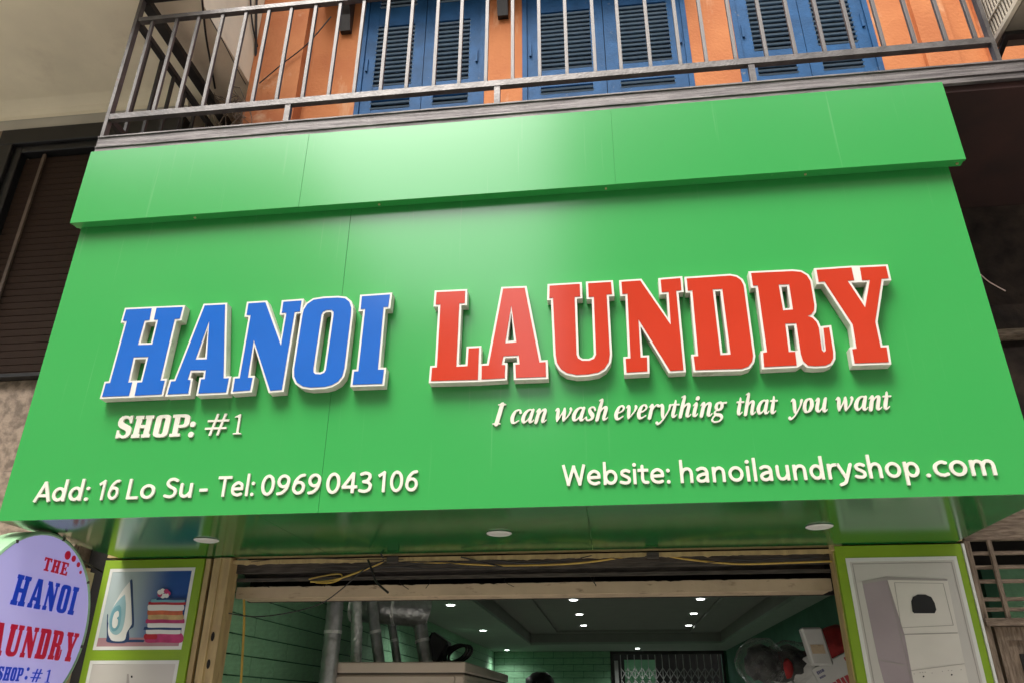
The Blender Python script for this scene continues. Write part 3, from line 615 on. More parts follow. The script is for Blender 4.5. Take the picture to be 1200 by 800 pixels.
def group_loops(loops):
    """outer loops with the holes that lie in them"""
    loops = sorted(loops, key=lambda l: -abs(area(l))); res = []
    def inside(p, l):
        c = False
        for i in range(len(l)):
            a, b = l[i], l[i-1]
            if (a[1] > p[1]) != (b[1] > p[1]) and p[0] < (b[0]-a[0])*(p[1]-a[1])/(b[1]-a[1])+a[0]: c = not c
        return c
    for l in loops:
        for g in res:
            if inside(l[0], g[0]): g.append(l); break
        else: res.append([l])
    return res
SG = {k: (v[0], group_loops(stroke_loops([[(a, b, r*1.10+.004) for a, b, r in q] for q in v[1]]))) for k, v in ST.items()}
def relief(groups, f, m, name, parent, t=.012, label=None):
    mb = MB()
    for g in groups: mb.prism(g, f, (0, t, 0))
    return mb.build(name, m, parent, label)
YT = 3.988
def word_italic(word, pa, pb, size):
    A, Bp = W(*pa, YT), W(*pb, YT)
    adv = 0; L = []
    for ch in word: L.append((ch, adv)); adv += SG[ch][0]
    allx = [p[0]+o for ch, o in L for g in SG[ch][1] for l in g for p in l]; x0, x1 = min(allx), max(allx)
    k = (Bp.x-A.x)/(x1-x0)
    for ch, o in L:
        relief(SG[ch][1], lambda a, b, o=o: (A.x+(a+o-x0)*k, YT, A.z+(a+o-x0)*k*(Bp.z-A.z)/(Bp.x-A.x)+b*size), M['cream'], 'letter', S, .010)
isz = (W(585, 473, YT).z-W(582, 496, YT).z)/.66
for w, a, b in (('I', 577, 593), ('can', 598, 641), ('wash', 651, 713), ('everything', 720, 854), ('that', 864, 914), ('you', 923, 972), ('want', 982, 1048)):
    base = lambda x: 496.5-(x-577)*.0375
    word_italic(w, (a, base(a)), (b, base(b)), isz)
# SHOP: #1
def place_glyph(g, A, w, h, m, name, parent, y=YT, t=.014, slope=0):
    xs_ = [p[0] for l in g for p in l]; ys_ = [p[1] for l in g for p in l]; x0, x1 = min(xs_), max(xs_); h1 = max(ys_)
    relief([g], lambda a, b: (A.x+(a-x0)/(x1-x0)*w, y, A.z+b/h1*h), m, name, parent, t)
for ch, a, b, top, bot in (('S', 134, 154, 487, 513), ('H', 153, 178, 487, 512.5), ('O', 178, 198, 486, 512), ('P', 198, 221, 485.5, 511)):
    pa, pb, pt = W(a, bot, YT), W(b-5, bot, YT), W(a, top, YT)
    place_glyph(GLY[ch], pa, pb.x-pa.x+.014, pt.z-pa.z, M['cream'], 'letter', S)
for z in (508.5, 496.5):
    p = W(223.5+(1.5 if z < 500 else 0), z, YT)
    if z > 500: pz = p
    else: relief([[circ(pz.x, pz.z, .017)], [circ(pz.x, p.z, .017)]], lambda a, b: (a, YT, b), M['cream'], 'colon', S, .010)
pa, pt = W(238, 510, YT), W(238, 485, YT); hh = pt.z-pa.z
for i, l in enumerate(hashglyph()): pass
relief([[[(x*hh*1.18, y*hh) for x, y in l]] for l in hashglyph()[:2]], lambda a, b: (pa.x+a, YT, pa.z+b), M['cream'], 'hash_mark', S, .010)
o_ = relief([[[(x*hh*1.18, y*hh) for x, y in l]] for l in hashglyph()[2:]], lambda a, b: (pa.x+a, YT-.0006, pa.z+b), M['cream'], 'hash_mark', S, .0095)
pa = W(268, 508.5, YT); relief([GLY['1']], lambda a, b: (pa.x+a*.118, YT, pa.z+b*.122), M['cream'], 'digit', S, .010)
# --- sans lettering from the built-in font, one mesh per character
def ell(cx, cy, rx, ry, r, a0=0, a1=360, n=18): return [(cx+rx*math.cos(math.radians(a0+(a1-a0)*i/n)), cy+ry*math.sin(math.radians(a0+(a1-a0)*i/n)), r) for i in range(n+1)]
_r = .0465
def ln(*p): return [(a, b, _r) for a, b in p]
SN = {
 'A': (.53, [ln((.05,.03),(.27,.63)), ln((.27,.63),(.48,.03)), ln((.14,.20),(.39,.20))]), 'd': (.52, [ell(.235,.235,.155,.19,_r), ln((.41,.035),(.41,.69))]),
 ':': (.20, [[(.09,.045,.057),(.091,.045,.057)],[(.09,.40,.057),(.091,.40,.057)]]), '.': (.22, [[(.10,.045,.057),(.101,.045,.057)]]),
 '1': (.42, [ln((.25,.035),(.25,.62)), ln((.25,.62),(.10,.53))]), '6': (.49, [ell(.245,.22,.155,.175,_r), ln((.39,.62),(.27,.59),(.14,.44),(.09,.22))]),
 '9': (.49, [ell(.245,.44,.155,.175,_r), ln((.10,.04),(.23,.07),(.36,.22),(.40,.44))]), '0': (.49, [ell(.245,.33,.165,.295,_r)]),
 '4': (.50, [ln((.35,.035),(.35,.62)), ln((.34,.62),(.07,.21)), ln((.06,.19),(.45,.19))]), '3': (.47, [ln((.09,.59),(.21,.625),(.33,.58),(.345,.46),(.27,.375),(.17,.35)), ln((.17,.35),(.31,.32),(.38,.22),(.34,.09),(.21,.04),(.07,.07))]),
 'L': (.44, [ln((.11,.04),(.11,.64)), ln((.11,.045),(.39,.045))]), 'S': (.46, [ln((.39,.57),(.29,.62),(.16,.60),(.10,.49),(.17,.39),(.30,.32),(.38,.23),(.35,.10),(.23,.045),(.07,.08))]),
 'T': (.47, [ln((.03,.62),(.45,.62)), ln((.24,.035),(.24,.62))]), 'W': (.74, [ln((.04,.63),(.18,.04)), ln((.18,.04),(.36,.6)), ln((.36,.6),(.54,.04)), ln((.54,.04),(.68,.63))]),
 'o': (.53, [ell(.265,.24,.18,.195,_r)]), 'u': (.51, [ln((.10,.44),(.10,.2),(.135,.085),(.22,.045),(.33,.09),(.395,.19)), ln((.405,.44),(.405,.035))]), '-': (.30, [ln((.04,.23),(.26,.23))]),
 'e': (.50, [ln((.09,.235),(.42,.245)), ln((.42,.245),(.395,.37),(.27,.44),(.13,.37),(.085,.235),(.13,.10),(.27,.04),(.40,.07))]), 'l': (.21, [ln((.105,.035),(.105,.69))]),
 'b': (.53, [ell(.285,.235,.16,.19,_r), ln((.10,.035),(.10,.69))]), 's': (.40, [ln((.33,.40),(.23,.44),(.12,.40),(.12,.31),(.22,.25),(.32,.185),(.32,.085),(.22,.04),(.07,.07))]),
 'i': (.21, [ln((.105,.035),(.105,.44)), [(.105,.61,.06),(.106,.61,.06)]]), 't': (.34, [ln((.14,.56),(.14,.33),(.14,.15),(.18,.06),(.29,.045)), ln((.03,.43),(.29,.43))]),
 'h': (.51, [ln((.10,.035),(.10,.69)), ln((.10,.27),(.16,.39),(.27,.44),(.37,.39),(.40,.27),(.40,.12)), ln((.40,.26),(.40,.035))]), 'n': (.51, [ln((.10,.035),(.10,.44)), ln((.10,.27),(.16,.39),(.27,.44),(.37,.39),(.40,.27),(.40,.12)), ln((.40,.26),(.40,.035))]),
 'm': (.76, [ln((.10,.035),(.10,.44)), ln((.10,.28),(.16,.40),(.25,.44),(.345,.39),(.375,.28),(.375,.12)), ln((.375,.26),(.375,.035)), ln((.375,.28),(.43,.40),(.52,.44),(.62,.39),(.65,.28),(.65,.12)), ln((.65,.26),(.65,.035))]),
 'r': (.34, [ln((.10,.035),(.10,.44)), ln((.10,.25),(.15,.38),(.22,.43),(.31,.44))]), 'y': (.46, [ln((.04,.44),(.22,.05)), ln((.41,.44),(.24,.0),(.17,-.12),(.05,-.17))]),
 'p': (.53, [ell(.285,.235,.16,.19,_r), ln((.10,-.2),(.10,.44))]), 'c': (.42, [ln((.38,.41),(.27,.44),(.13,.37),(.085,.235),(.13,.10),(.27,.04),(.39,.07))]),
 'a': (.48, [ln((.09,.40),(.20,.445),(.32,.42),(.37,.32),(.37,.18)), ln((.37,.30),(.37,.035)), ln((.37,.265),(.22,.25),(.10,.185),(.09,.09),(.17,.04),(.28,.06),(.37,.15))]),
}
NG_ = {k: (v[0], group_loops(stroke_loops(v[1], 0., .014))) for k, v in SN.items()}
def word_sans(word, ax, bx, base, size):
    adv = 0; L = []
    for ch in word: L.append((ch, adv)); adv += NG_[ch][0]
    allx = [p[0]+o for ch, o in L for g in NG_[ch][1] for l in g for p in l]; x0, x1 = min(allx), max(allx)
    A, Bp = W(ax, base(ax), YT), W(bx, base(bx), YT); k = (Bp.x-A.x)/(x1-x0)
    for ch, o in L:
        relief(NG_[ch][1], lambda a, b, o=o: (A.x+(a+o-x0)*k, YT, A.z+(a+o-x0)*k*(Bp.z-A.z)/(Bp.x-A.x)+b*size), M['cream'], 'letter' if ch.isalpha() else 'digit' if ch.isdigit() else 'punctuation', S, .010)
zc = W(55, 563.5, YT).z-W(48, 587, YT).z; zc /= .67
basel = lambda x: 587.5-(x-38)*.0285
for w, a, b in (('Add:', 38, 102), ('16', 112, 136.5), ('Lo', 147, 179.5), ('Su', 190.5, 223.5), ('-', 232, 241.5), ('Tel:', 252.5, 296.5), ('0969', 304.5, 374.5), ('043', 381, 435), ('106', 441.5, 489)): word_sans(w, a, b, basel, zc)
zc2 = W(664, 544, YT).z-W(664, 568.5, YT).z
baser = lambda x: 568.5-(x-659)*.0245
for w, a, b in (('Website:', 659, 786), ('hanoilaundryshop', 798, 1079.5), ('.com', 1086.5, 1169.5)): word_sans(w, a, b, baser, zc2/.67)
# ---------------------------------------------------------------- oval lightbox at the left
OX, OY, OZ, OR_ = -3.30, 4.32, CAMZ+.43, .515
Ov = thing('round_lightbox', 'round lavender lightbox with blue and red lettering hanging edge-on left of the iron poster', 'sign', (OX, OY, OZ))
n = 56
def ring(r, x): return [(x, OY+r*math.cos(2*math.pi*i/n), OZ+r*math.sin(2*math.pi*i/n)) for i in range(n)]
m = MB(); m.v = ring(OR_, OX-.16)+ring(OR_, OX)+ring(OR_-.012, OX+.006)+ring(OR_-.02, OX-.002)
for k in range(3): m.f += [(k*n+i, k*n+(i+1) % n, (k+1)*n+(i+1) % n, (k+1)*n+i) for i in range(n)]
m.f.append(tuple(range(n))[::-1]); m.build('housing', M['oval_rim'], Ov, smooth=False)
m = MB(); m.v = ring(OR_-.02, OX-.001); m.f.append(tuple(range(n))); m.build('lit_face', M['oval'], Ov)
def on_oval(a, b): return (OX+.004, a, b)
def oval_word(keys, y0, y1, z0, z1, m, slope=0.):
    gap = .12; wid = [max(p[0] for l in GLY[k] for p in l)-min(p[0] for l in GLY[k] for p in l) for k in keys]
    tot = sum(wid)+gap*(len(keys)-1); k = (y1-y0)/tot; c = 0; h = z1-z0
    for key, w in zip(keys, wid):
        g = GLY[key]; x0 = min(p[0] for l in g for p in l)
        sh = {'H': .0}.get(key, 0)
        mb = MB().prism([[((y0+(c+p[0]-x0)*k), z0+p[1]*h) for p in l] for l in g], on_oval, (-.003, 0, 0))
        mb.build('letter', m, Ov); c += w+gap
M['sign_blue'] = mat('translucent_blue_print', (.01, .045, .38), .4, emis=(.01, .05, .6), estr=.12)
M['sign_red'] = mat('translucent_red_print', (.36, .008, .03), .4, emis=(.6, .01, .05), estr=.12)
oval_word(('T', 'H', 'E'), W(51, 660, OX, 0).y, W(77, 675, OX, 0).y, W(52, 668, OX, 0).z, W(53, 652, OX, 0).z, M['sign_red'])
oval_word(('H', 'A', 'N', 'O', 'I'), W(11, 708, OX, 0).y, W(87, 712, OX, 0).y, W(14, 708, OX, 0).z, W(21, 672, OX, 0).z, M['sign_blue'])
oval_word(('L', 'A2', 'U', 'N2', 'D', 'R', 'Y'), 3.93, W(88, 762, OX, 0).y, W(62, 773, OX, 0).z, W(60, 737, OX, 0).z, M['sign_red'])
zs0, zs1 = W(28, 798, OX, 0).z, W(28, 782, OX, 0).z
oval_word(('S', 'H', 'O', 'P'), W(-4, 790, OX, 0).y, W(26, 790, OX, 0).y, zs0, zs1, M['sign_blue'])
relief2 = lambda loops, m, name: MB().prism(loops, on_oval, (-.003, 0, 0)).build(name, m, Ov)
yc = W(31, 790, OX, 0).y
for dz in (.02, .065): relief2([circ(yc, zs0+dz, .010)], M['sign_blue'], 'colon_dot')
hy = W(36, 790, OX, 0).y
for i, l in enumerate(hashglyph()):
    MB().prism([[(hy+x*.10, zs0+y*(zs1-zs0)) for x, y in l]], lambda a, b, i=i: (OX+.004+.0005*(i//2), a, b), (-.003, 0, 0)).build('hash_mark', M['sign_blue'], Ov)
relief2([[(hy+.11+a*.10, zs0+b*(zs1-zs0)) for a, b in GLY['1'][0]]], M['sign_blue'], 'digit')
for px, py, r in ((79, 650, .026), (86, 654, .019), (91.5, 661, .015), (94, 670, .010)):
    p = W(px, py, OX, 0); relief2([circ(p.y, p.z, r, 20)], M['sign_red'], 'dot')
MB().tube(curve_pts([(OX-.05, OY+.05, OZ+OR_-.005), (OX-.04, OY+.16, OZ+OR_+.02), (OX-.14, OY+.30, OZ+OR_-.03), (OX-.34, YW+.1, OZ+OR_-.06)]), .006, 6).build('power_cable', M['wire_black'], Ov)
for a_ in (35, 80, 125, 170, 215, 260, 305, 350):
    MB().obox((OX+.002, OY+(OR_-.012)*math.cos(math.radians(a_)), OZ+(OR_-.012)*math.sin(math.radians(a_))), (.006, 0, 0), (0, .008, 0), (0, 0, .008)).build('rim_screw', M['lintel_dark'], Ov)
MB().bar((OX-.08, OY+.1, OZ+OR_-.01), (OX-.08, OY+.1, ZS0), .03, .03).build('hanger', M['rail'], Ov)
# ---------------------------------------------------------------- poster boards on the piers
YP = YW-.0
def P2(px, py): p = W(px, py, YP-.02); return (p.x, p.z)
def flat(pts, m, name, parent, lvl, px=True):
    l = [P2(*q) for q in pts] if px else pts
    return MB().prism([l], lambda a, b: (a, YP-.021-lvl*.0012, b), (0, .0011, 0)).build(name, m, parent)
def rect(x0, x1, z0, z1): return [(x0, z0), (x1, z0), (x1, z1), (x0, z1)]
PL = thing('poster_board', 'lime green board with pictures of an iron and stacked towels, left of the opening', 'poster board', (-3.17, YP, 0))
MB().box(-3.545, -2.806, YP-.020, YP+.02, 0, 2.543).build('board', M['lime'], PL)
def picture(parent, x0, x1, z0, z1, m):
    o = MB().prism([rect(x0-.022, x1+.022, z0-.022, z1+.022), rect(x0, x1, z0, z1)], lambda a, b: (a, YP-.0225, b), (0, .0024, 0)).build('picture_border', M['print_white'], parent)
    f = flat(rect(x0, x1, z0, z1), m, 'picture', parent, 0, False)
    return f
def grad_mat(name, ca, cb, axis='X', lo=0., hi=1.):
    m = bpy.data.materials.new(name); m.use_nodes = True; nt = m.node_tree; b = nt.nodes['Principled BSDF']; b.inputs['Roughness'].default_value = .4
    tc = nt.nodes.new('ShaderNodeTexCoord'); sx = nt.nodes.new('ShaderNodeSeparateXYZ'); nt.links.new(tc.outputs['Generated'], sx.inputs[0])
    rp = nt.nodes.new('ShaderNodeValToRGB'); rp.color_ramp.interpolation = 'EASE'
    rp.color_ramp.elements[0].position = lo; rp.color_ramp.elements[1].position = hi
    rp.color_ramp.elements[0].color = (*ca, 1); rp.color_ramp.elements[1].color = (*cb, 1)
    nt.links.new(sx.outputs[axis], rp.inputs[0]); nt.links.new(rp.outputs[0], b.inputs['Base Color']); return m
M['pic_blue'] = grad_mat('printed_blue_backdrop', (.42, .50, .50), (.012, .07, .27), 'X', .15, .8)
x0, x1, z0, z1 = -3.475, -2.885, CAMZ+.372, CAMZ+.862
pic = picture(PL, x0, x1, z0, z1, M['pic_blue'])
flat(rect(x0, x1, z0, z0+.055), M['print_table'], 'printed_table', pic, 1, False)
def zz(pts): return [(100+float(q[0])/6.156, 640+float(q[1])/6.156) for q in smooth([(p[0], p[1], 0) for p in pts], 4)]
M['print_pale_teal'] = mat('printed_pale_teal', (.30, .48, .52), .4)
M['print_yellow'] = mat('printed_yellow', (.55, .38, .16), .45, var=.2, scale=14)
flat(zz([(325,245),(341,246),(346,400),(352,560),(332,590),(316,606),(306,688),(165,689),(157,640),(158,505),(166,490),(170,560),(240,640),(300,400)]), M['print_navy'], 'printed_iron_sole', pic, 2)
flat(zz([(324,250),(332,380),(338,540),(330,572),(302,618),(282,676),(205,680),(178,655),(166,610),(172,540),(190,470),(215,410),(255,340),(290,290)]), M['print_white'], 'printed_iron', pic, 3)
flat(zz([(288,345),(250,380),(200,445),(176,520),(176,590),(200,628),(235,634),(268,600),(288,520),(296,420)]), M['print_pale_teal'], 'printed_iron_tank', pic, 4)
flat(zz([(250,420),(215,440),(190,490),(182,560),(198,608),(225,605),(250,570),(262,500),(262,440)]), M['print_teal'], 'printed_iron_handle', pic, 5)
flat(zz([(238,462),(215,480),(200,530),(200,575),(218,588),(236,565),(240,530),(232,515),(246,500),(246,470)]), M['print_white'], 'printed_iron_handle', pic, 6)
flat(zz([(165,689),(300,672),(420,672),(420,689)]), M['print_navy'], 'printed_shadow', pic, 1.5)
def towel(x0, x1, yb, yt, mm, lv, sag=3):
    r = (yb-yt)/2; c = (yb+yt)/2
    top = [(x0+r*.5, yt+1), (x0+(x1-x0)*.3, yt-sag), (x0+(x1-x0)*.55, yt+sag*.5), (x0+(x1-x0)*.8, yt-sag*.3), (x1-r*.5, yt)]
    bot = [(x1-r*.5, yb), (x0+(x1-x0)*.7, yb+sag*.4), (x0+(x1-x0)*.4, yb-sag*.4), (x0+r*.5, yb)]
    flat(zz(top+[(x1, c-r*.3), (x1, c+r*.4)]+bot+[(x0, c+r*.3), (x0+1, c-r*.4), (x0+r*.5, yt+1)]), M[mm], 'printed_towel', pic, lv)
towel(430, 708, 692, 622, 'print_pink', 2); towel(424, 520, 668, 628, 'print_red', 2.5, 1)
towel(440, 690, 630, 588, 'print_white', 3); towel(425, 690, 600, 578, 'print_navy', 3.6); towel(452, 716, 584, 544, 'print_white', 4.2)
towel(440, 718, 552, 520, 'print_pink', 4.8); towel(455, 712, 526, 486, 'print_yellow', 5.4, 5); towel(452, 705, 492, 455, 'print_orange', 6, 5)
towel(455, 716, 462, 412, 'print_white', 6.6, 5); towel(460, 728, 420, 398, 'print_red', 7.2); towel(480, 722, 402, 380, 'print_teal', 7.8)
towel(520, 735, 386, 370, 'print_navy', 8.4)
for k in range(7):
    a = k*.9; flat([(193+5*math.cos(a)+3*math.cos(t), 695+3*math.sin(a)+3*math.sin(t)) for t in [i*.785 for i in range(8)]], M['print_white' if k % 3 else 'print_pink'], 'printed_flower', pic, 9+k*.5)
pic2 = picture(PL, x0, x1, CAMZ-.30, CAMZ+.262, M['print_grey'])
flat([(149, 789), (151, 789), (152, 806), (148, 806)], M['print_line'], 'printed_spout', pic2, 1)
flat([(153.5, 791), (155.5, 791), (155.5, 793.5), (153.5, 793.5)], M['print_black'], 'printed_drop', pic2, 1)
pic3 = picture(PL, x0, x1, .55, 1.12, M['pic_blue'])
PR = thing('poster_board', 'lime green board with a printed stacked dryer, right of the shop opening', 'poster board', (1.83, YP, 0))
MB().box(1.440, 2.205, YP-.020, YP+.02, 0, 2.543).build('board', M['lime'], PR)
MB().box(2.208, 2.222, YP-.03, YP+.02, 0, 2.543).build('board_edge', M['print_white'], PR)
pic = picture(PR, 1.517, 2.14, .9, CAMZ+.845, M['print_grey'])
MB().prism([rect(1.530, 2.127, .92, CAMZ+.832), rect(1.534, 2.123, .924, CAMZ+.828)], lambda a, b: (a, YP-.0229, b), (0, .0008, 0)).build('printed_keyline', M['print_line'], pic)
flat([(1010, 681), (1039, 676), (1060, 743), (1076, 830), (1044, 830), (1029, 773)], M['print_mauve'], 'printed_dryer_side', pic, 1)
flat([(1039, 676), (1110, 678), (1135, 800), (1142, 830), (1076, 830), (1060, 744)], M['print_cream'], 'printed_dryer_front', pic, 1)
flat([(1010, 680.5), (1038, 675), (1110, 678), (1110, 680), (1039, 679), (1011, 684)], M['print_line'], 'printed_dryer_top', pic, 2)
def pline(a, b, w=.8, lvl=2, m='print_line', nm='printed_line'):
    a, b = Vector(a), Vector(b); d = (b-a).normalized(); q = Vector((-d.y, d.x))*w/2
    flat([tuple(a+q), tuple(b+q), tuple(b-q), tuple(a-q)], M[m], nm, pic, lvl)
door = [(1048, 682), (1105, 683), (1117, 732), (1056, 735)]
for i in range(4): pline(door[i], door[(i+1) % 4], .55, 2+.1*i)
pline((1053, 743), (1122, 741), 1, 2.5); pline((1029, 772), (1060, 779), 1, 2.6); pline((1062, 786), (1130, 777), .5, 2.7); pline((1040, 680), (1076, 829), .5, 2.8)
flat([(1069, 716), (1067.5, 704), (1069.5, 699), (1075, 696), (1084, 696), (1091, 699), (1095, 706), (1097, 714), (1095, 718), (1071, 718)], M['print_black'], 'printed_dryer_window', pic, 3)
for px, py, r in ((1071, 789, .6), (1078, 787.5, .6), (1081, 787.3, .6), (1084, 787, .6), (1092, 788, .6), (1104, 786, .6), (1111, 785, .6), (1115, 785, .6), (1126, 784, .6), (1082, 792, 1.1), (1115, 790, 1.1)):
    flat([(px+r*math.cos(i*1.05), py+r*math.sin(i*1.05)) for i in range(6)], M['print_black' if r > 1 else 'print_line'], 'printed_knob', pic, 3)
# ---------------------------------------------------------------- left neighbour
NB = thing('neighbour_building', 'beige rendered building on the left with black framed brown roller blind and granite base', 'building', (-5, YW, 0))
ZN = CAMZ+5.25
MB().box(-9, -3.104, 3.5, 6.2, ZN, ZN+4.0).build('overhanging_ceiling', M['beige'], NB)
m = MB(); m.prism([[(0, 0), (-.16, 0), (-.11, -.012), (-.05, -.035), (-.015, -.07), (0, -.1)]], lambda a, b: (-9, YW+a-.025, ZN+b), (5.26, 0, 0)); m.build('cove_moulding', M['beige'], NB)
MB().box(-3.735, -3.115, 5.90, 6.0, CAMZ+5.02, ZN-.001).build('wall_band', M['beige_grey'], NB)
MB().box(-3.80, -3.74, YW+.26, 5.90, 2.56, ZN-.001).build('wall', M['beige_grey'], NB)
MB().box(-9, -3.74, YW-.02, YW+.25, CAMZ+5.02, ZN-.001).build('wall_band', M['beige_grey'], NB)
MB().box(-3.735, -3.115, 5.94, 6.1, 2.56, CAMZ+5.02).build('wall', M['tan'], NB)
MB().box(-9, -5.60, YW-.03, YW+.25, 2.43+CAMZ, CAMZ+5.02).build('wall', M['tan'], NB)
m = MB(); m.box(-5.60, -3.74, YW-.04, YW+.08, CAMZ+4.84, CAMZ+5.02); m.box(-5.60, -5.44, YW-.04, YW+.08, CAMZ+2.43, CAMZ+4.84); m.box(-3.86, -3.74, YW-.04, YW+.08, CAMZ+2.43, CAMZ+4.84)
m.box(-5.44, -5.36, YW+.0, YW+.1, CAMZ+2.43, CAMZ+4.84); m.box(-5.36, -3.86, YW+.0, YW+.1, CAMZ+4.76, CAMZ+4.84)
m.build('blind_frame', M['black_frame'], NB, bevel=.006)
MB().box(-5.16, -5.13, YW+.04, YW+.06, CAMZ+2.43, CAMZ+4.755).build('guide_bar', M['brown_rail'], NB)
bl = MB().box(-5.36, -3.86, YW+.11, YW+.14, CAMZ+2.40, CAMZ+4.80).build('roller_blind', M['dark'], NB)
z = CAMZ+2.47
while z < CAMZ+4.74:
    piece('slat', M['brown_slat'], (-4.61, YW+.095, z), (1.5, .028, .058), bl, (.12, 0, 0)); z += .066
for i in range(4):
    for j in range(3):
        piece('granite_slab', M['granite'], (-7.93+i*1.18, YW-.02+.004*((i+j) % 2), .405+j*.81+.795-.0), (1.176, .05, .806), NB) if j > 0 or True else None
MB().box(-9, -3.80, YW+.02, YW+.25, 0, CAMZ+2.395).build('base_wall', M['granite'], NB)
MB().box(-3.795, -3.55, YW+.15, YW+.25, 0, CAMZ+2.395).build('recess', M['dark'], NB)
MB().box(-9, -3.72, YW-.055, YW+.02, CAMZ+2.400, CAMZ+2.43).build('sill', M['black_frame'], NB)
MB().box(-9, -3.115, 6.25, 6.4, 0, 9).build('rear_wall', M['dark'], NB)
# cluttered pale frames seen between the lightbox and the poster board
m = MB(); m.box(-3.66, -3.62, YW-.35, YW-.06, 1.3, 2.48); m.box(-3.61, -3.585, YW-.2, YW-.06, 1.3, 2.45)
tag(m.build('awning_frame', M['lintel']), 'pale narrow upright frame between the round lightbox and the iron poster', 'frame')
tag(MB().box(-3.80, -3.70, YW-.55, YW-.52, 2.10, 2.48).build('notice_card', M['print_white']), 'small pale card hanging behind the round lightbox', 'card')
# ---------------------------------------------------------------- right neighbour
NR = thing('neighbour_building', 'dark old building on the right with weathered brown timber lattice window', 'building', (3.2, YW, 0))
MB().box(2.22, 7, YW+.10, YW+.27, CAMZ+1.2, 5.112).build('wall', M['old_wall'], NR)
MB().box(2.24, 7, YW-.0, YW+.3, CAMZ+2.37, CAMZ+2.42).build('ledge', M['timber'], NR)
MB().box(2.24, 7, YW+.02, YW+.3, CAMZ+2.42, CAMZ+2.62).build('ledge_clutter', M['old_wall'], NR)
MB().box(2.24, 7, YW+.05, YW+.3, CAMZ+1.78, CAMZ+2.30).build('lower_wall', M['old_wall'], NR)
MB().box(2.24, 7, YW+.0, YW+.3, CAMZ+1.05, CAMZ+1.60).build('top_board', M['timber'], NR)
for a, b in ((.965, 1.048),): MB().box(2.24, 7, YW-.01, YW+.04, CAMZ+a, CAMZ+b).build('lattice_head', M['timber'], NR)
MB().box(2.228, 2.262, YW-.02, YW+.06, 0, CAMZ+.96).build('lattice_post', M['timber_v'], NR)
for x in (2.375, 2.74, 3.1, 3.5): MB().box(x-.012, x+.012, YW-.03, YW-.008, CAMZ+.50, CAMZ+.96).build('lattice_upright', M['timber_v'], NR)
for z in (.885, .80, .715, .61, .55): MB().box(2.264, 5, YW-.006, YW+.016, CAMZ+z-.011, CAMZ+z+.011).build('lattice_slat', M['timber'], NR)
MB().box(2.235, 5, YW-.04, YW+.06, CAMZ+.455, CAMZ+.498).build('sill', M['timber'], NR)
m = MB(); m.box(2.29, 2.345, YW+.0, YW+.05, 0, CAMZ+.45); m.box(2.345, 3.0, YW+.0, YW+.05, CAMZ+.375, CAMZ+.45); m.box(2.345, 3.0, YW+.02, YW+.04, 0, CAMZ+.375); m.box(2.42, 2.43, YW+.005, YW+.019, .6, CAMZ+.28)
m.build('door', M['timber_v'], NR)
MB().box(2.40, 2.435, YW+.012, YW+.0195, .6, CAMZ+.30).build('door_groove', M['dark'], NR)
MB().box(2.56, 7, YW+.6, YW+.7, 0, 3).build('inner_wall', M['brick'], NR)
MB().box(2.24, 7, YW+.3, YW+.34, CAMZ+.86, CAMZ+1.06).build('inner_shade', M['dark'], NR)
# ---------------------------------------------------------------- air conditioner hung at the railing end
AX0, AX1, AY0, AY1, AZ0, AZ1 = 2.72, 3.10, 3.35, 4.20, CAMZ+4.01, CAMZ+4.60
AC = thing('air_conditioner', 'old cream outdoor air conditioner unit with slatted grille at the right end of the balcony', 'air conditioner', ((AX0+AX1)/2, (AY0+AY1)/2, AZ0))
MB().box(AX0+.03, AX1, AY0, AY1, AZ0, AZ1).build('casing', M['ac_under'], AC, bevel=.008)
m = MB(); m.box(AX0, AX0+.028, AY1-.035, AY1, AZ0, AZ1); m.box(AX0, AX0+.028, AY0, AY0+.035, AZ0, AZ1); m.box(AX0, AX0+.028, AY0+.035, AY1-.035, AZ0, AZ0+.035); m.box(AX0, AX0+.028, AY0+.035, AY1-.035, AZ1-.035, AZ1); m.box(AX0+.002, AX0+.02, AY0+.035, AY1-.035, AZ0+.17, AZ0+.185)
m.build('grille_frame', M['ac'], AC)
for k in range(24): piece('grille_bar', M['ac'], (AX0+.012, AY0+.06+k*.032, (AZ0+AZ1)/2), (.008, .010, AZ1-AZ0-.07), AC)
m = MB(); m.bar((AX0+.05, AY1-.1, AZ0-.02), (AX0+.05, YW-.2, BZ1+.02), .03, .03); m.bar((AX1-.05, AY1-.1, AZ0-.02), (AX1-.05, YW-.2, BZ1+.02), .03, .03); m.box(AX0+.03, AX1+.02, AY1-.15, AY1-.1, AZ0-.035, AZ0-.005)
m.build('bracket', M['rail_dark'], AC)
# ---------------------------------------------------------------- cables
def cable(pts, r, m, label, cat='cable', name='cable', group=None):
    o = MB().tube(curve_pts(pts), r, 6).build(name, m); return tag(o, label, cat, group)
V3 = lambda px, py, D: tuple(W(px, py, D))
cable([V3(364, 681, 5.30), V3(385, 680, 5.29), V3(405, 675, 5.28), V3(440, 662, 5.27), V3(456, 655, 5.27), V3(480, 657, 5.28), V3(540, 660, 5.3), V3(600, 662, 5.3), V3(680, 659, 5.3), V3(755, 648, 5.28)], .0065, M['wire_yellow'], 'yellow cable looping along the left half of the gap above the shop opening')
cable([V3(362, 678, 5.31), V3(380, 674, 5.30), V3(398, 672, 5.3), V3(400, 677, 5.29), V3(388, 682, 5.28), V3(370, 682, 5.28)], .005, M['wire_yellow'], 'small yellow cable coil lying on the lintel at the left')
cable([V3(772, 648, 5.28), V3(800, 654, 5.29), V3(860, 660, 5.30), V3(920, 659, 5.30), V3(976, 657, 5.3)], .0065, M['wire_yellow'], 'yellow cable stretched along the right half of the gap above the shop opening')
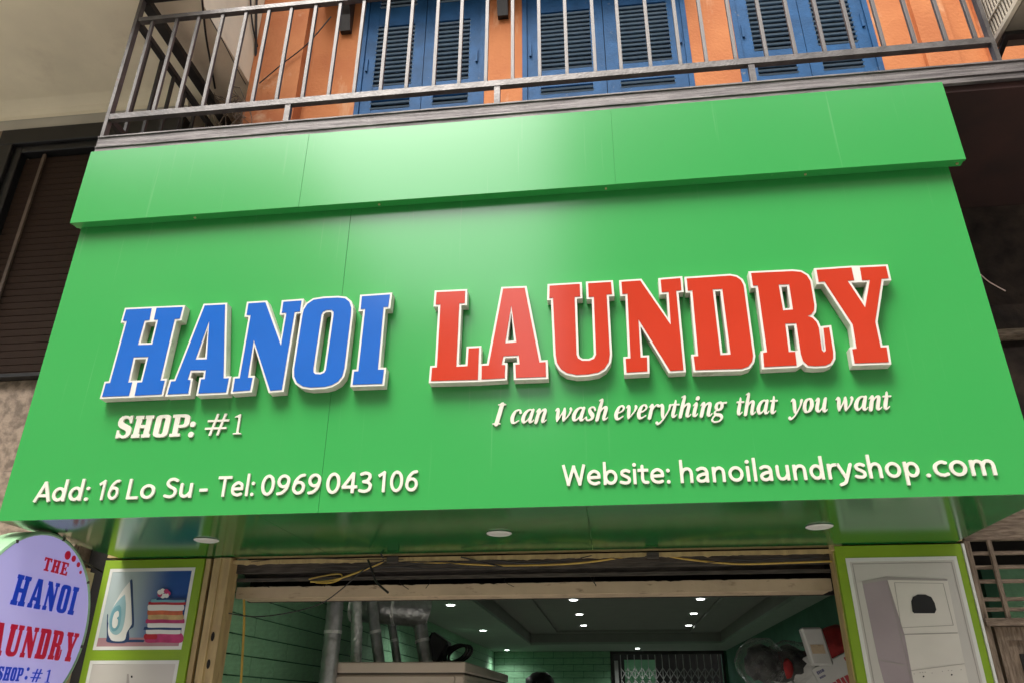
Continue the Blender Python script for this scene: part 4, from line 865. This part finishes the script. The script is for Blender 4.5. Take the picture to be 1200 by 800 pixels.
cable([V3(268, 718, 5.25), V3(300, 722, 5.26), V3(340, 717, 5.27), V3(375, 707, 5.28), V3(400, 690, 5.26), V3(425, 668, 5.24), V3(450, 656, 5.24)], .004, M['wire_black'], 'thin black cable sagging from the left guide rail up to the sign underside')
cable([V3(431, 655, 5.22), V3(436, 668, 5.2), V3(441, 681, 5.2), V3(455, 694, 5.18)], .0075, M['wire_black'], 'short thick black cable end dangling before the lintel')
cable([V3(460, 624, 5.1), V3(450, 630, 5.15), V3(446, 645, 5.2), V3(449, 653, 5.24)], .006, M['wire_black'], 'black cable stub curving up against the sign underside')
cable([V3(286, 702, 5.36), V3(286, 730, 5.36), V3(284, 770, 5.37), V3(281, 810, 5.38), (-2.5, 5.42, 1.2)], .008, M['wire_yellow'], 'yellow cable hanging straight down inside the left edge of the opening')
cable([V3(540, 652, 5.24), V3(560, 657, 5.26), V3(590, 664, 5.3)], .005, M['wire_black'], 'short black wire crossing the yellow cable near the middle of the gap')
cable([V3(1149, 322, 4.05), V3(1160, 331, 4.2), V3(1178, 341, 4.3)], .0035, M['wire_pink'], 'short pale wire end sticking out at the right edge of the green sign')
cable([V3(1129, 275, 4.03), V3(1134, 282, 4.04), V3(1135, 291, 4.03), V3(1133, 296, 4.03)], .005, M['wire_pink'], 'small pink wire loop at the upper right edge of the green sign')
C2 = lambda px, py: tuple(W(px, py, CAMZ+5.22, 2))
C0 = lambda px, py: tuple(W(px, py, -3.085, 0))
cable([C2(236, -10), C2(241, 40), C2(247, 75), C2(252, 104)], .009, M['wire_black'], 'black cable hanging behind the left end of the railing')
cable([C0(293, -10), C0(296, 30), C0(303, 60), C0(305, 72)], .009, M['wire_black'], 'black cable hanging beside the orange pilaster, nearer the wall')
cable([C0(301, -10), C0(300, 40), C0(300, 90)], .011, M['wire_black'], 'straight thick black cable beside the orange pilaster')
cable([C2(245, 20), C2(262, 50), C2(280, 85), C2(288, 99)], .005, M['lintel_dark'], 'thin grey wire slanting across the beige ceiling behind the railing')
cable([V3(304, 98, 5.08), V3(330, 76, 5.08), V3(360, 52, 5.08), V3(388, 20, 5.08)], .006, M['wire_black'], 'thin dark wire slanting up across the orange pilaster')
rr = random.Random(11); m = MB()
for k in range(16):
    cx, cyp = 270+rr.uniform(-12, 18), 130+rr.uniform(-8, 12)
    pts = [V3(cx+rr.uniform(-16, 16), cyp+rr.uniform(-22, 14), 5.05+rr.uniform(-.05, .05)) for _ in range(4)]; m.tube(curve_pts(pts, 4), .0035, 4)
tag(m.build('wire_tangle', M['timber']), 'tangle of thin brown wires in the corner at the left end of the balcony', 'wires')
rr = random.Random(21); m = MB()
for k in range(9):
    x0_ = rr.uniform(280, 900); L_ = rr.uniform(60, 220); yb = 653-(x0_-280)*.012+rr.uniform(2, 14)
    m.tube(curve_pts([V3(x0_+L_*q/4, yb+rr.uniform(-3, 3)-L_*q/4*.015, 5.255+rr.uniform(-.01, .03)) for q in range(5)], 5), rr.choice((.0025, .0035, .0045)), 5)
for k in range(7):
    x0_ = rr.uniform(300, 960); yb = 688-(x0_-280)*.014
    m.tube(curve_pts([V3(x0_, yb-8, 5.38), V3(x0_+rr.uniform(-6, 6), yb-3, 5.36), V3(x0_+rr.uniform(-10, 10), yb+rr.uniform(0, 5), 5.37)], 4), .0025, 4)
tag(m.build('wire_bundle', M['wire_black']), 'loose thin dark wires strung along the dusty gap above the shop opening', 'wires')
# clamps on the gap
for px, py, lab in ((460, 655, 'small dark metal clamp holding the cables above the left part of the opening'), (765, 650, 'small dark metal clamp holding the cables above the middle of the opening'), (979, 641, 'small pale metal clamp at the corner of the dryer poster and the sign')):
    p = W(px, py, 5.25); tag(MB().obox(p, (.04, 0, 0), (0, .012, .0), (0, 0, .02)).build('clamp', M['lintel_dark' if px < 970 else 'metal_cream'], bevel=.003), lab, 'clamp')
# ---------------------------------------------------------------- inside the shop
CX0, CX1, CY, CZ = W(388, 775, 6.3).x, W(544, 775, 6.3).x, 6.3, W(450, 775, 6.3).z
D = thing('dryer_cabinet', 'large cream dryer cabinet whose top shows at the left inside the shop', 'dryer', ((CX0+CX1)/2, CY+.9, 0))
MB().box(CX0, CX1, CY+.02, CY+2.6, 0.02, CZ-.09).build('body', M['cab'], D, bevel=.006)
MB().box(CX0-.01, CX1+.01, CY-.01, CY+2.62, CZ-.075, CZ).build('top_panel', M['cab'], D, bevel=.008)
MB().box(CX0+.01, CX1-.01, CY+.03, CY+2.58, CZ-.0895, CZ-.0755).build('shadow_gap', M['cab_line'], D)
for a, b in ((CX0+.012, CX1-.075), (CX1-.067, CX1-.006)): MB().box(a, b, CY+.004, CY+.0195, .3, CZ-.10).build('front_panel', M['cab'], D, bevel=.004)
for k in range(3): MB().box(CX1+.001, CX1+.008, CY+.08+k*.85, CY+.86+k*.85, .3, CZ-.13).build('side_panel', M['cab'], D, bevel=.003)
def duct(pts, r, m, label, rib=True, n=14):
    P = curve_pts(pts, 10) if len(pts) > 2 else [Vector(pts[0]).lerp(Vector(pts[1]), i/14) for i in range(15)]
    t = thing('exhaust_duct', label, 'duct', tuple(P[-1]), 'exhaust ducts above the dryer')
    rad = [r*(1+(.05 if i % 2 else -.03)*(1 if rib else .2)) for i in range(len(P))]
    o = MB().tube(P, rad, n).build('pipe', m, t); 
    for p in o.data.polygons: p.use_smooth = True
    for k in (1, len(P)//2):
        d = (P[k+1]-P[k]).normalized(); MB().tube([P[k]-d*.012, P[k]+d*.012], r*1.09, n).build('collar', M['foil'], t)
    return t
duct([V3(394, 690, 6.25), V3(390, 740, 6.25), V3(383, 805, 6.25)], .065, M['duct'], 'grey duct running down past the left corner of the dryer cabinet', True)
duct([V3(417, 690, 6.6), V3(418, 735, 6.6), V3(417, 779, 6.6)], .045, M['foil'], 'crinkled silver foil duct standing on the dryer cabinet')
duct([V3(434, 690, 6.7), V3(440, 740, 6.7), V3(445, 779, 6.7)], .045, M['duct'], 'slim grey duct just right of the crinkled foil duct', False)
duct([V3(458, 725, 6.9), V3(462, 750, 6.9), V3(466, 779, 6.9)], .035, M['duct'], 'thin grey duct under the middle of the big horizontal duct', False)
duct([V3(492, 728, 6.9), V3(495, 750, 6.9), V3(500, 779, 6.9)], .058, M['duct'], 'grey duct dropping from the rounded end of the big horizontal duct', False)
duct([V3(415, 707, 6.9), V3(440, 710, 6.9), V3(465, 712, 6.9), V3(485, 714, 6.9), V3(497, 718, 6.95)], .14, M['duct'], 'big dark horizontal duct with rounded end above the dryer cabinet', False, 20)
t = thing('black_hose', 'coiled black hose and bag lying on the back of the dryer cabinet', 'hose', V3(525, 778, 7))
m = MB()
for k in range(3): m.tube([(lambda p: (p.x, p.y+.05*k, p.z))(W(533+14*math.cos(a)+k*2, 765+9*math.sin(a)-14*math.cos(a)*.35, 7.0)) for a in [i*2*math.pi/20 for i in range(21)]], .012, 6, False)
m.build('hose', M['black'], t)
m = MB(); c = W(511, 761, 7.0); m.obox(c, (.075, 0, -.05), (0, .1, 0), (.055, 0, .10)); m.build('bag', M['black'], t, bevel=.02)
# folding gate
G = thing('folding_gate', 'white collapsible lattice gate across the doorway at the far end of the shop', 'gate', (1.17, IB-.1, 0))
yg = IB-.1; zg = CAMZ+.80; NG = 14
for k in range(NG+1):
    x = DX0+.16+k*(DX1-DX0-.25)/NG; MB().box(x-.008, x+.008, yg-.008, yg+.008, .05, CAMZ+1.07).build('gate_bar', M['gate'], G)
for k in range(NG):
    xa = DX0+.16+k*(DX1-DX0-.25)/NG; xb = DX0+.16+(k+1)*(DX1-DX0-.25)/NG
    for j in range(3):
        zt_ = zg-j*.24
        MB().bar((xa, yg-.016, zt_), (xb, yg-.016, zt_-.22), .016, .006).build('lattice_strip', M['gate'], G)
        MB().bar((xb, yg-.024, zt_), (xa, yg-.024, zt_-.22), .016, .006).build('lattice_strip', M['gate'], G)
MB().box(DX0+.02, DX0+.10, yg-.03, yg+.03, .05, CAMZ+.95).build('gate_post', M['gate'], G)
# cartons with printing, stacked at the right behind the poster
def carton(c, w, d, h, rz, label, prints=()):
    t = thing('carton', label, 'carton', c, 'white cartons stacked inside the shop at the right')
    ca, sa = math.cos(rz), math.sin(rz); ux, uy = Vector((ca, sa, 0)), Vector((-sa, ca, 0)); C = Vector(c)
    MB().obox(C+Vector((0, 0, h/2)), ux*w/2, uy*d/2, Vector((0, 0, h/2))).build('box', M['cardboard'], t, bevel=.006)
    MB().obox(C+Vector((0, 0, h+.001)), ux*(w/2-.004), uy*.03, Vector((0, 0, .0012))).build('tape', M['lintel'], t)
    for u, v, w2, h2, mm in prints:
        MB().obox(C+ux*(-w/2+u)+uy*(-d/2-.001)+Vector((0, 0, v)), ux*w2/2, uy*.001, Vector((0, 0, h2/2))).build('print', M[mm], t)
    return t
tp = W(962, 776, 6.1)
rz = math.radians(-28)
for k, (dx, dy, w_, lab) in enumerate(((0, 0, .62, 'white carton with red print at the right, top of its stack nearest the poster'), (-.40, .62, .34, 'white carton standing left of the one with red print'))):
    for j in range(1): pass
hb = .36
base = Vector((1.78, 6.15, 0)); ztop = W(985, 764, 6.05).z
rp_ = random.Random(8); prints = []
for bx, by, nn, hh_, mm in ((.05, .30, 5, .030, 'carton_blue'), (.05, .26, 4, .018, 'carton_blue'), (.06, .17, 6, .055, 'carton_red'), (.06, .10, 7, .02, 'carton_blue'), (.38, .30, 6, .035, 'carton_red'), (.38, .25, 5, .02, 'carton_blue'), (.40, .16, 4, .06, 'carton_red'), (.40, .08, 6, .02, 'carton_blue')):
    x = bx
    for q in range(nn):
        w_ = hh_*rp_.uniform(.45, .85); prints.append((x+w_/2, by, w_, hh_*rp_.uniform(.8, 1.05), mm)); x += w_+hh_*.18
def tilted(pa, pb, h, d, label, prints=()):
    u = (pb-pa); w = u.length; u.normalize(); v = Vector((.35, 1, 0)); v = (v-u*v.dot(u)).normalized(); n_ = u.cross(v).normalized()
    if n_.z < 0: n_ = -n_
    c = pa+u*w/2+v*d/2-n_*h/2
    t = thing('carton', label, 'carton', tuple(c-n_*h/2), 'white cartons piled inside the shop at the right')
    MB().obox(c, u*w/2, v*d/2, n_*h/2).build('box', M['cardboard'], t, bevel=.006)
    MB().obox(pa+u*w/2+v*d/2+n_*.001, u*(w/2-.004), v*.025, n_*.0012).build('tape', M['lintel'], t)
    for a, b, w2, h2, mm in prints:
        MB().obox(pa+u*a-n_*b-v*.002, u*w2/2, v*.001, n_*h2/2).build('print', M[mm], t)
rp_ = random.Random(8); prints = []
for bx, by, nn, hh_, mm in ((.03, .04, 4, .022, 'carton_blue'), (.03, .075, 5, .015, 'carton_blue'), (.05, .16, 5, .055, 'carton_red'), (.05, .225, 7, .018, 'carton_blue'), (.26, .04, 5, .026, 'carton_red'), (.26, .08, 5, .016, 'carton_blue'), (.28, .15, 4, .05, 'carton_red'), (.28, .21, 6, .016, 'carton_blue')):
    x = bx
    for q in range(nn):
        w_ = hh_*rp_.uniform(.4, .75); prints.append((x+w_/2, by, w_, hh_*rp_.uniform(.8, 1.05), mm)); x += w_+hh_*.15
tilted(W(950, 784, 6.35), W(1004, 756, 6.15), .55, .30, 'white carton with red print tilted against the dryer poster', prints)
tilted(W(921, 780, 6.50), W(947.5, 767, 6.40), .55, .28, 'plain white carton between the clear plastic bag and the red printed carton')
tilted(W(902, 789, 6.55), W(919, 781, 6.5), .55, .25, 'narrow white carton directly under the clear plastic bag')
# small white carton leaning on top
p = W(956, 757, 6.1)
t = thing('small_carton', 'small white carton standing tilted on top of the carton stack', 'carton', tuple(p))
MB().obox(p, (.072, 0, .0), (0, .05, 0), (-.022, 0, .125)).build('box', M['cardboard'], t, bevel=.012)
MB().obox(p+Vector((.0, -.0515, -.02)), (.045, 0, 0), (0, .001, 0), (-.004, 0, .03)).build('print', M['lintel'], t)
# red cloth bag
def blob(c, r, m, name, parent, seed, lvl=3, amp=.18):
    me = bpy.data.meshes.new(name); bm = bmesh.new(); bmesh.ops.create_icosphere(bm, subdivisions=lvl, radius=1)
    from mathutils import noise
    for v in bm.verts:
        n_ = v.co.normalized(); k = 1+amp*noise.noise(n_*2.1+Vector((seed, 0, 0)))+amp*.5*noise.noise(n_*5.3+Vector((0, seed, 0)))
        v.co = Vector((c[0]+n_.x*r[0]*k, c[1]+n_.y*r[1]*k, c[2]+n_.z*r[2]*k))
    bm.to_mesh(me); bm.free(); o = link(name, me, m, parent)
    for p_ in me.polygons: p_.use_smooth = True
    return o
p = W(982, 752, 6.35); tag(blob(p, (.17, .14, .12), M['red_cloth'], 'red_bag', None, 3.3), 'red cloth bag lying on the cartons beside the small tilted carton', 'bag')
p = W(925, 778, 6.55)
t = thing('laundry_bag', 'clear plastic bag full of dark laundry on the cartons at the right', 'bag', tuple(p))
blob(p, (.20, .16, .13), M['dark_cloth'], 'clothes', t, 1.2, 3, .3)
pl = W(893, 777, 6.5); blob(pl, (.13, .13, .13), M['dark_cloth'], 'clothes', t, 2.2, 3, .25)
q_ = W(924, 783, 6.36); blob(q_, (.035, .02, .07), M['red_cloth'], 'red_garment', t, 5.2, 2, .3)
blob(pl, (.19, .18, .185), M['plastic'], 'plastic_film', t, 7.7, 4, .10)
blob(p+Vector((.03, 0, .0)), (.27, .2, .165), M['plastic'], 'plastic_film', t, 3.7, 4, .15)
p = W(633, 806, 9.0); tag(blob(p, (.17, .14, .16), M['black'], 'dark_bundle', None, 9.1), 'dark bundle whose top shows at the bottom of the frame before the green back wall', 'bundle')
# ---------------------------------------------------------------- across the street (behind the viewer, mirrored in the glossy sign)
def townhouse(x0, x1, h, mi, label, y1=-8.0):
    t = thing('townhouse', label, 'building', ((x0+x1)/2, y1, 0), 'townhouses across the street')
    MB().box(x0, x1-.02, y1-7, y1, -.15, h).build('wall', M['opp'][mi], t)
    MB().box(x0-.05, x1+.03-.06, y1+.001, y1+.25, h-.25, h-.05).build('cornice', M['roof'], t)
    z = 3.6; w = x1-x0
    while z+1.9 < h:
        for k in range(2 if w > 2.5 else 1):
            cx_ = x0+w*(k+.5)/(2 if w > 2.5 else 1)
            f = MB().box(cx_-.5, cx_+.5, y1+.001, y1+.05, z, z+1.5).build('window', M['opp_win'], t)
        MB().box(x0+.1, x1-.1, y1+.002, y1+.6, z-.35, z-.22).build('balcony_slab', M['roof'], t); z += 3.3
    MB().box(x0+.4, x1-.4, y1+.003, y1+.03, 0, 2.6).build('shop_shutter', M['opp_win'], t)
townhouse(-33, -16, 17.5, 1, 'grey town house across the street at the far left, behind the viewer')
townhouse(-16, -7.6, 15.5, 0, 'cream town house across the street at the left, behind the viewer')
townhouse(-7.6, -2.65, 10.4, 2, 'pale town house across the street facing the sign, behind the viewer')
townhouse(-2.65, -.95, 7.2, 3, 'low narrow house across the street facing the sign, behind the viewer')
townhouse(-.95, 5.6, 18.2, 1, 'tall grey town house across the street, behind the viewer')
townhouse(5.6, 13.3, 16.5, 0, 'tall cream town house across the street at the right, behind the viewer')
townhouse(13.3, 30, 15.0, 2, 'pale town house across the street at the far right, behind the viewer')
